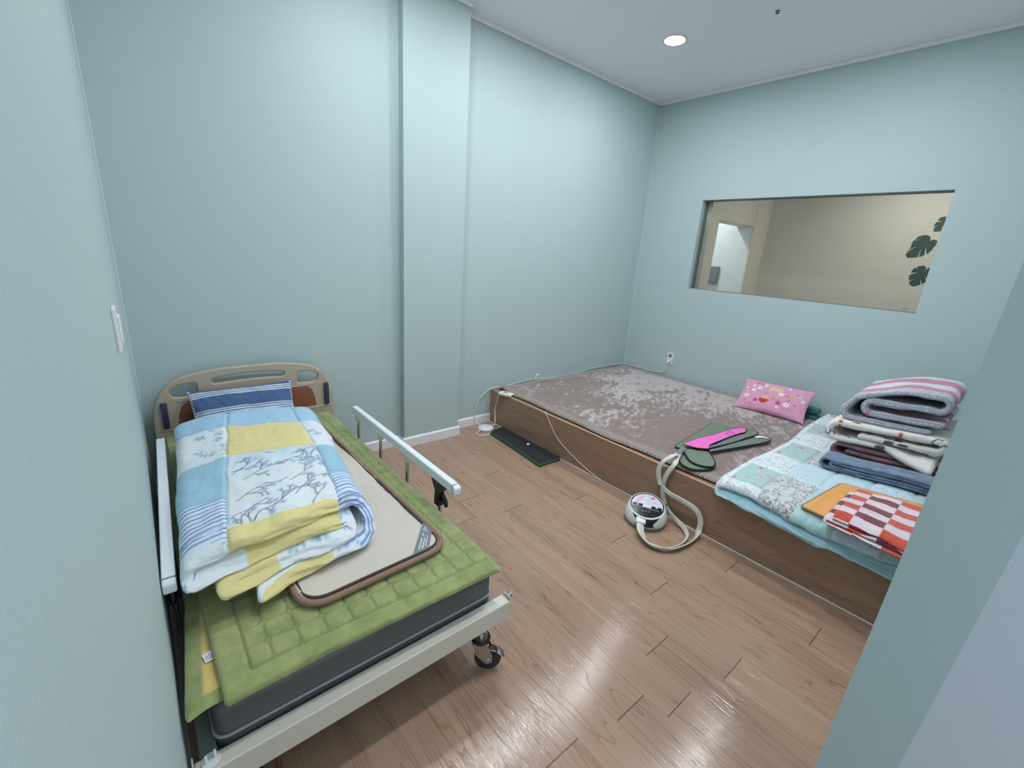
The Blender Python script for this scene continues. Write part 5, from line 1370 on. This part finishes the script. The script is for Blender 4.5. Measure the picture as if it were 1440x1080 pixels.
# pale marks under the buttons and a small line of lettering below
sg3 = [(-0.085 + 0.010 * k, -0.018 - 0.001 * k, -0.079 + 0.010 * k, -0.019 - 0.001 * k) for k in range(7)] + [(0.0 + 0.010 * k, -0.030, 0.006 + 0.010 * k, -0.030) for k in range(7)]
c = paint(c, seg_mask(u_, v_, sg3, 0.0014) * ~disp, (210, 212, 216), 0.9)
ring_ = [(-0.022 + 0.006 * math.cos(a), -0.052 + 0.006 * math.sin(a), -0.022 + 0.006 * math.cos(a + 0.6), -0.052 + 0.006 * math.sin(a + 0.6)) for a in np.arange(0, 6.2, 0.6)]
sg4 = ring_ + [(-0.010 + 0.006 * k, -0.056 + 0.006 * (k % 2), -0.008 + 0.006 * k, -0.047 - 0.003 * (k % 2)) for k in range(6)]
c = paint(c, seg_mask(u_, v_, sg4, 0.0008), (190, 192, 198), 0.9)
me = grid_mesh('display_face', pts, True, c, np.stack([lx, ly], -1))
dface = cloth('printed_panel', 0.22, 0.0, (200, 0.0, 0.0005), var=0.0)
link('display_face', me, dface, pump, smooth=True, label='black control face with a white and pink printed display')
for s in (-1, 1):
    bm = BM(); p = RM @ Vector((0.012, -s * 0.055, 0)); zz = ztop(0.012, 0) - 0.002
    lathe(bm, [(0.0065, 0), (0.0065, 0.003), (0.005, 0.0042)], 24, Matrix.Translation((p.x, p.y, zz))); fin('button', bm, M_plast, pump, auto=40)
# black apron running down the front between the white cheeks
na2, nz2 = 41, 26
th = np.linspace(-1, 1, na2); zz = np.linspace(0, 1, nz2)
T, Zz = np.meshgrid(th, zz, indexing='ij')
zb = 0.030 + 0.070 * Zz
wid = np.radians(24 + 22 * Zz ** 2.2 - 6 * np.sin(Zz * PI) + 4 * (1 - Zz) ** 3)
ang = T * wid
prz = np.array([p[1] for p in prof[:6]]); prr = np.array([p[0] for p in prof[:6]])
rad = np.interp(zb, prz, prr) + 0.0014
kx = np.clip((zb - 0.03) / 0.075, 0, None)
lx, ly = rad * np.cos(ang), rad * np.sin(ang); lz = zb - 0.26 * lx * kx
pts = np.stack([lx, ly, lz], -1) @ np.array(RM.to_3x3()).T + np.array(PC)
me = grid_mesh('front_apron', pts, False)
sm = link('front_apron', me, M_black, pump, smooth=True)
mo = sm.modifiers.new('solid', 'SOLIDIFY'); mo.thickness = 0.002; mo.offset = -1
# power lead of the pump along the foot of the platform and up under the mat
bm = BM(); tube(bm, [(2.262, 1.318, 0.02), (2.30, 1.36, 0.008), (2.338, 1.43, 0.008), (2.343, 1.56, 0.008), (2.343, 1.70, 0.012), (2.343, 1.90, 0.056), (2.345, 2.13, 0.15), (2.3475, 2.27, 0.290), (2.350, 2.300, 0.312), (2.372, 2.315, 0.3125)], 0.0026, 8, 6); fin('power_lead', bm, M_cable, pump, smooth=True, label='thin white lead up to the platform')

hose = empty('air_hose', (2.15, 1.05, 0.0), 'pair of flat cream air hoses looping from the pump to the green wrap', 'hose')
up = (0, 0, 1)
A1 = [(2.062, 1.182, 0.052), (2.012, 1.140, 0.040), (1.975, 1.060, 0.024), (2.010, 0.985, 0.022), (2.110, 0.952, 0.022), (2.215, 0.965, 0.024), (2.278, 1.020, 0.028), (2.300, 1.090, 0.040), (2.318, 1.160, 0.065), (2.318, 1.200, 0.130), (2.316, 1.215, 0.210), (2.320, 1.200, 0.290), (2.345, 1.180, 0.352), (2.410, 1.205, 0.366), (2.470, 1.228, 0.364)]
W1 = [(-0.5, 0.75, 0.0), (-0.7, 0.6, 0.3), (-0.6, 0.0, 0.8), (-0.3, -0.5, 0.8), (0, -0.5, 0.85), (0.3, -0.4, 0.9), (0.5, 0, 0.9), (0.2, 0, 1), (0.0, 0.3, 1), (0, 1, 0.2), (0, 1, 0), (0, 1, 0), (0.3, 1, 0.2), (-0.3, 1, 0), (-0.4, 1, 0)]
A2 = [(2.066, 1.172, 0.046), (2.022, 1.130, 0.030), (1.990, 1.062, 0.018), (2.030, 0.970, 0.018), (2.140, 0.936, 0.018), (2.240, 0.932, 0.020), (2.300, 0.942, 0.046), (2.318, 0.955, 0.105), (2.312, 0.995, 0.155), (2.300, 1.086, 0.175), (2.296, 1.165, 0.185), (2.298, 1.225, 0.220), (2.304, 1.252, 0.290), (2.318, 1.238, 0.352), (2.370, 1.212, 0.388), (2.430, 1.220, 0.372), (2.470, 1.240, 0.364)]
W2 = [(-0.5, 0.75, 0.0), (-0.7, 0.6, 0.2), (-0.6, 0.0, 0.7), (-0.3, -0.6, 0.7), (0, -0.6, 0.8), (0.2, -0.5, 0.9), (0.6, -0.6, 0.3), (0.5, -0.9, 0.1), (0.3, 0.0, 0.9), (0, 0.1, 1), (0, 0.3, 1), (0, 0.8, 0.6), (0, 1, 0.1), (0.2, 1, -0.2), (0, 1, 0), (-0.2, 1, 0), (-0.4, 1, 0)]
bm = BM(); ribbon(bm, A1, W1, 0.030, 0.009, 10); fin('hose_band', bm, M_hose, hose, smooth=True)
bm = BM(); ribbon(bm, A2, W2, 0.030, 0.009, 10); fin('hose_band', bm, M_hose, hose, smooth=True)
bm = BM(); t = bmesh.new(); box(t, (-0.020, -0.028, -0.012), (0.022, 0.028, 0.012), 0.006, 3)
bmesh.ops.transform(t, matrix=Matrix.Translation((2.082, 1.186, 0.058)) @ Matrix.Rotation(FA, 4, 'Z') @ Matrix.Rotation(math.radians(22), 4, 'Y'), verts=t.verts[:]); merge(bm, t)
fin('pump_connector', bm, M_plast, hose, auto=40)
bm = BM()
ribbon(bm, [(2.458, 1.222, 0.366), (2.500, 1.240, 0.366), (2.545, 1.252, 0.363), (2.600, 1.262, 0.358)], [(-0.4, 1, 0)] * 4, 0.034, 0.012, 6)
ribbon(bm, [(2.462, 1.222, 0.372), (2.500, 1.238, 0.374), (2.550, 1.258, 0.370)], [(-0.3, 1, 0.3)] * 3, 0.022, 0.010, 6)
fin('hose_fitting', bm, M_strapg, hose, smooth=True, label='grey fitting where the hoses enter the wrap')

# compression wrap folded on the mat
wrap = empty('compression_wrap', (2.85, 1.2, QZ), 'folded sage green leg wrap with bright pink panel on the brown mat', 'massage wrap')
ZWp = QZ + 0.0265
def panel(name, poly, z, th, m, r=0.02, edge=0.0055, label=None, tilt=None):
    bm = BM(); pp = round_poly(poly, r, 5)
    prism(bm, pp, z, z + th, min(th * 0.4, 0.003))
    o = fin(name, bm, m, wrap, label=label)
    if edge:
        bm = BM(); loop_tube(bm, [(x, y, z + th * 0.55) for x, y in pp], edge, 8)
        fin('piping', bm, M_blk_trim, o, smooth=True, label='black piping')
    return o
panel('back_panel', [(2.600, 1.335), (3.290, 1.420), (3.360, 1.262), (3.440, 1.165), (3.320, 1.110), (2.660, 1.205)], ZWp, 0.010, M_green, 0.03, 0.004)
panel('foot_panel', [(2.520, 1.270), (2.395, 1.165), (2.388, 1.095), (2.440, 1.052), (2.520, 1.020), (2.620, 1.080), (2.670, 1.200)], ZWp, 0.010, M_green, 0.05, 0.0065)
panel('foot_panel', [(2.575, 1.262), (2.462, 1.150), (2.452, 1.085), (2.500, 1.022), (2.575, 1.040), (2.712, 1.160), (2.660, 1.235)], ZWp + 0.013, 0.010, M_green, 0.045, 0.0065)
panel('folded_blade', [(2.700, 1.148), (2.950, 1.178), (3.320, 1.072), (3.352, 1.030), (3.300, 1.000), (3.200, 1.012)], ZWp + 0.011, 0.009, M_green, 0.03, 0.005)
panel('folded_blade', [(2.730, 1.165), (3.090, 1.190), (3.395, 1.150), (3.340, 1.100), (3.250, 1.095)], ZWp + 0.023, 0.009, M_green, 0.03, 0.005)
for P_, z_ in (([(2.715, 1.152), (3.00, 1.092), (3.30, 1.018)], ZWp + 0.022), ([(2.735, 1.172), (3.00, 1.130), (3.30, 1.100)], ZWp + 0.034)):
    bm = BM(); ribbon(bm, [(x, y, z_) for x, y in P_], [(0.2, 0.7, 0.5)] * 3, 0.016, 0.005, 8); fin('zip_strip', bm, M_strapg, wrap, smooth=True, label='grey zip strip')
pk = panel('pink_panel', [(2.615, 1.292), (2.640, 1.205), (2.700, 1.150), (2.765, 1.182), (3.090, 1.172), (3.235, 1.152), (3.305, 1.178), (3.275, 1.215), (3.165, 1.240), (2.940, 1.258), (2.800, 1.285)], ZWp + 0.036, 0.006, M_pink, 0.02, 0.0035, label='bright pink panel')
bm = BM()
for (x0, y0, x1, y1) in ((3.055, 1.205, 3.085, 1.213), (3.085, 1.212, 3.105, 1.207), (3.125, 1.180, 3.135, 1.238), (3.06, 1.190, 3.07, 1.19)):
    tube(bm, [(x0, y0, ZWp + 0.0425), (x1, y1, ZWp + 0.0425)], 0.0018, 6)
fin('panel_print', bm, M_blk_trim, pk)
bm = BM(); ribbon(bm, [(3.250, 1.090, ZWp + 0.022), (3.285, 1.052, ZWp + 0.028), (3.325, 1.022, ZWp + 0.018)], [(1, 0.9, 0)] * 3, 0.034, 0.003, 8); fin('grey_strap', bm, M_plast, wrap, smooth=True, label='pale strap at the end of the lower fold')

# ------------------------------------------------------------------ folded ribbed floor mat
def seat_col(SD, S, Y, W):
    return np.zeros(S.shape + (3,)) + lin((40, 42, 44)) * (0.7 + 0.6 * vn(S * 260, Y * 260, 5))[..., None]
fm = empty('folded_mat', (2.235, 2.42, 0), 'black ribbed mat with green edging folded on the floor beside the platform', 'mat')
fpoly = [(2.170, 2.760), (2.120, 2.078), (2.335, 2.074), (2.335, 2.800)]
bm = BM(); prism(bm, round_poly(fpoly, 0.02, 4), 0.0, 0.010, 0.003); lowm = fin('lower_fold', bm, M_matblack, fm)
bm = BM(); prism(bm, round_poly([(x + 0.004, y) for x, y in fpoly], 0.02, 4), 0.0115, 0.021, 0.003); upm = fin('upper_fold', bm, M_matblack, fm)
for z_, dx_ in ((0.006, 0.0), (0.0165, 0.004)):
    bm = BM(); tube(bm, [(2.318, 2.074 + 0.002, z_), (2.16, 2.078, z_), (2.128, 2.080, z_), (2.119, 2.095, z_), (2.135 + dx_, 2.28, z_), (2.152 + dx_ * 1.8, 2.50, z_ + dx_ * 0.9), (2.166 + dx_, 2.70, z_), (2.174 + dx_, 2.755, z_)], 0.0055, 8, 6); fin('edging', bm, M_greenedge, fm, smooth=True, label='green edging')
bm = BM(); t = bmesh.new(); box(t, (-0.016, -0.011, 0.0), (0.016, 0.011, 0.0012), 0.0004); bmesh.ops.transform(t, matrix=Matrix.Translation((2.285, 2.395, 0.0212)) @ Matrix.Rotation(0.5, 4, 'Z'), verts=t.verts[:]); merge(bm, t); fin('care_tag', bm, M_plast, fm, label='small white tag')

# ------------------------------------------------------------------ extension lead with a round socket block, mat controller, wall plug
ext = empty('extension_lead', (2.215, 2.845, 0), 'white round extension socket and lead on the floor in the corner by the platform', 'extension lead')
bm = BM(); lathe(bm, [(0.052, 0.0), (0.062, 0.004), (0.064, 0.014), (0.058, 0.026), (0.040, 0.031), (0.0, 0.031)], 40, Matrix.Translation((2.205, 2.862, 0.022)) @ Matrix.Scale(1.15, 4, (1, 0, 0)), cap=False); 
bmesh.ops.transform(bm, matrix=Matrix.Translation((0, 0, -0.022)), verts=bm.verts[:])
sb = fin('socket_block', bm, M_plast, ext, auto=50)
for k in range(3):
    a = 0.4 + k * 2.1
    bm = BM(); 
    for s in (-1, 1): cyl(bm, (2.205 + 0.036 * math.cos(a) + s * 0.008 * math.sin(a), 2.862 + 0.030 * math.sin(a) - s * 0.008 * math.cos(a), 0.0285), (2.205 + 0.036 * math.cos(a) + s * 0.008 * math.sin(a), 2.862 + 0.030 * math.sin(a) - s * 0.008 * math.cos(a), 0.0318), 0.0042, 12)
    fin('socket_hole', bm, M_black, sb)
bm = BM(); tube(bm, [(2.150, 2.850, 0.012), (2.10, 2.840, 0.006), (2.072, 2.815, 0.004), (2.085, 2.770, 0.004), (2.14, 2.752, 0.004), (2.19, 2.772, 0.005), (2.20, 2.79, 0.012)], 0.0042, 8, 8); fin('lead', bm, M_cable, ext, smooth=True)
bm = BM(); tube(bm, [(2.185, 2.915, 0.02), (2.179, 2.985, 0.04), (2.174, 2.994, 0.118), (2.205, 2.996, 0.218), (2.275, 2.996, 0.285), (2.344, 2.995, 0.316), (2.45, 2.996, 0.318), (2.80, 2.997, 0.334), (2.95, 2.997, 0.330), (3.145, 2.997, 0.322), (3.52, 2.998, 0.324), (3.72, 2.998, 0.345), (4.0, 2.998, 0.345), (4.27, 2.996, 0.337), (4.300, 2.94, 0.336), (4.300, 2.75, 0.338)], 0.0038, 8, 8); fin('lead', bm, M_cable, ext, smooth=True, label='thin white lead along the back wall')
plug = empty('plug_lead', (4.29, 2.44, 0.45), 'white plug and short lead hanging from the wall outlet down to the mat', 'plug')
bm = BM(); lathe(bm, [(0.0165, 0.0), (0.017, 0.006), (0.014, 0.020), (0.009, 0.026)], 24, Matrix.Translation((XR - 0.0095, 2.438, 0.494)) @ Matrix.Rotation(-PI / 2, 4, 'Y')); fin('plug_body', bm, M_plast, plug, auto=50)
bm = BM(); tube(bm, [(XR - 0.030, 2.438, 0.488), (XR - 0.033, 2.436, 0.462), (XR - 0.028, 2.432, 0.425), (XR - 0.022, 2.46, 0.385), (XR - 0.020, 2.54, 0.350), (XR - 0.018, 2.62, 0.342), (XR - 0.016, 2.72, 0.337)], 0.0042, 8, 8); fin('lead', bm, M_cable, plug, smooth=True)
ctl = empty('mat_controller', (2.36, 2.80, QZ), 'white mat controller with flat cable on the platform corner above the socket', 'controller')
bm = BM(); t = bmesh.new(); box(t, (-0.036, -0.060, 0.0), (0.036, 0.060, 0.026), 0.010, 3); bmesh.ops.transform(t, matrix=Matrix.Translation((2.352, 2.795, QZ + 0.001)) @ Matrix.Rotation(0.35, 4, 'Z'), verts=t.verts[:]); merge(bm, t); fin('case', bm, M_plast, ctl, auto=40)
bm = BM(); t = bmesh.new(); box(t, (-0.010, -0.022, 0.0255), (0.010, 0.022, 0.028), 0.001); bmesh.ops.transform(t, matrix=Matrix.Translation((2.352, 2.795, QZ + 0.001)) @ Matrix.Rotation(0.35, 4, 'Z'), verts=t.verts[:]); merge(bm, t); fin('slider', bm, M_greyp, ctl, auto=40)
bm = BM(); ribbon(bm, [(2.338, 2.835, 0.318), (2.325, 2.860, 0.300), (2.322, 2.872, 0.235), (2.318, 2.888, 0.160), (2.316, 2.880, 0.085), (2.296, 2.850, 0.036), (2.262, 2.842, 0.034)], [(0.3, 1, 0), (0.4, 1, 0), (0.5, 0.8, 0), (0.9, 0.3, 0), (0.9, -0.5, 0), (0.5, 1, 0), (0.2, 1, 0)], 0.012, 0.005, 8); fin('flat_cable', bm, M_cable, ctl, smooth=True)
hook = empty('cable_ring', (2.885, 2.975, 0.335), 'small white ring of cable standing at the back edge of the brown mat', 'cable')
bm = BM(); tube(bm, [(2.885 - 0.030, 2.965, 0.345), (2.862, 2.968, 0.372), (2.885, 2.972, 0.388), (2.908, 2.975, 0.372), (2.912, 2.978, 0.345), (2.93, 2.98, 0.338)], 0.006, 10, 8); fin('loop', bm, M_plast, hook, smooth=True)
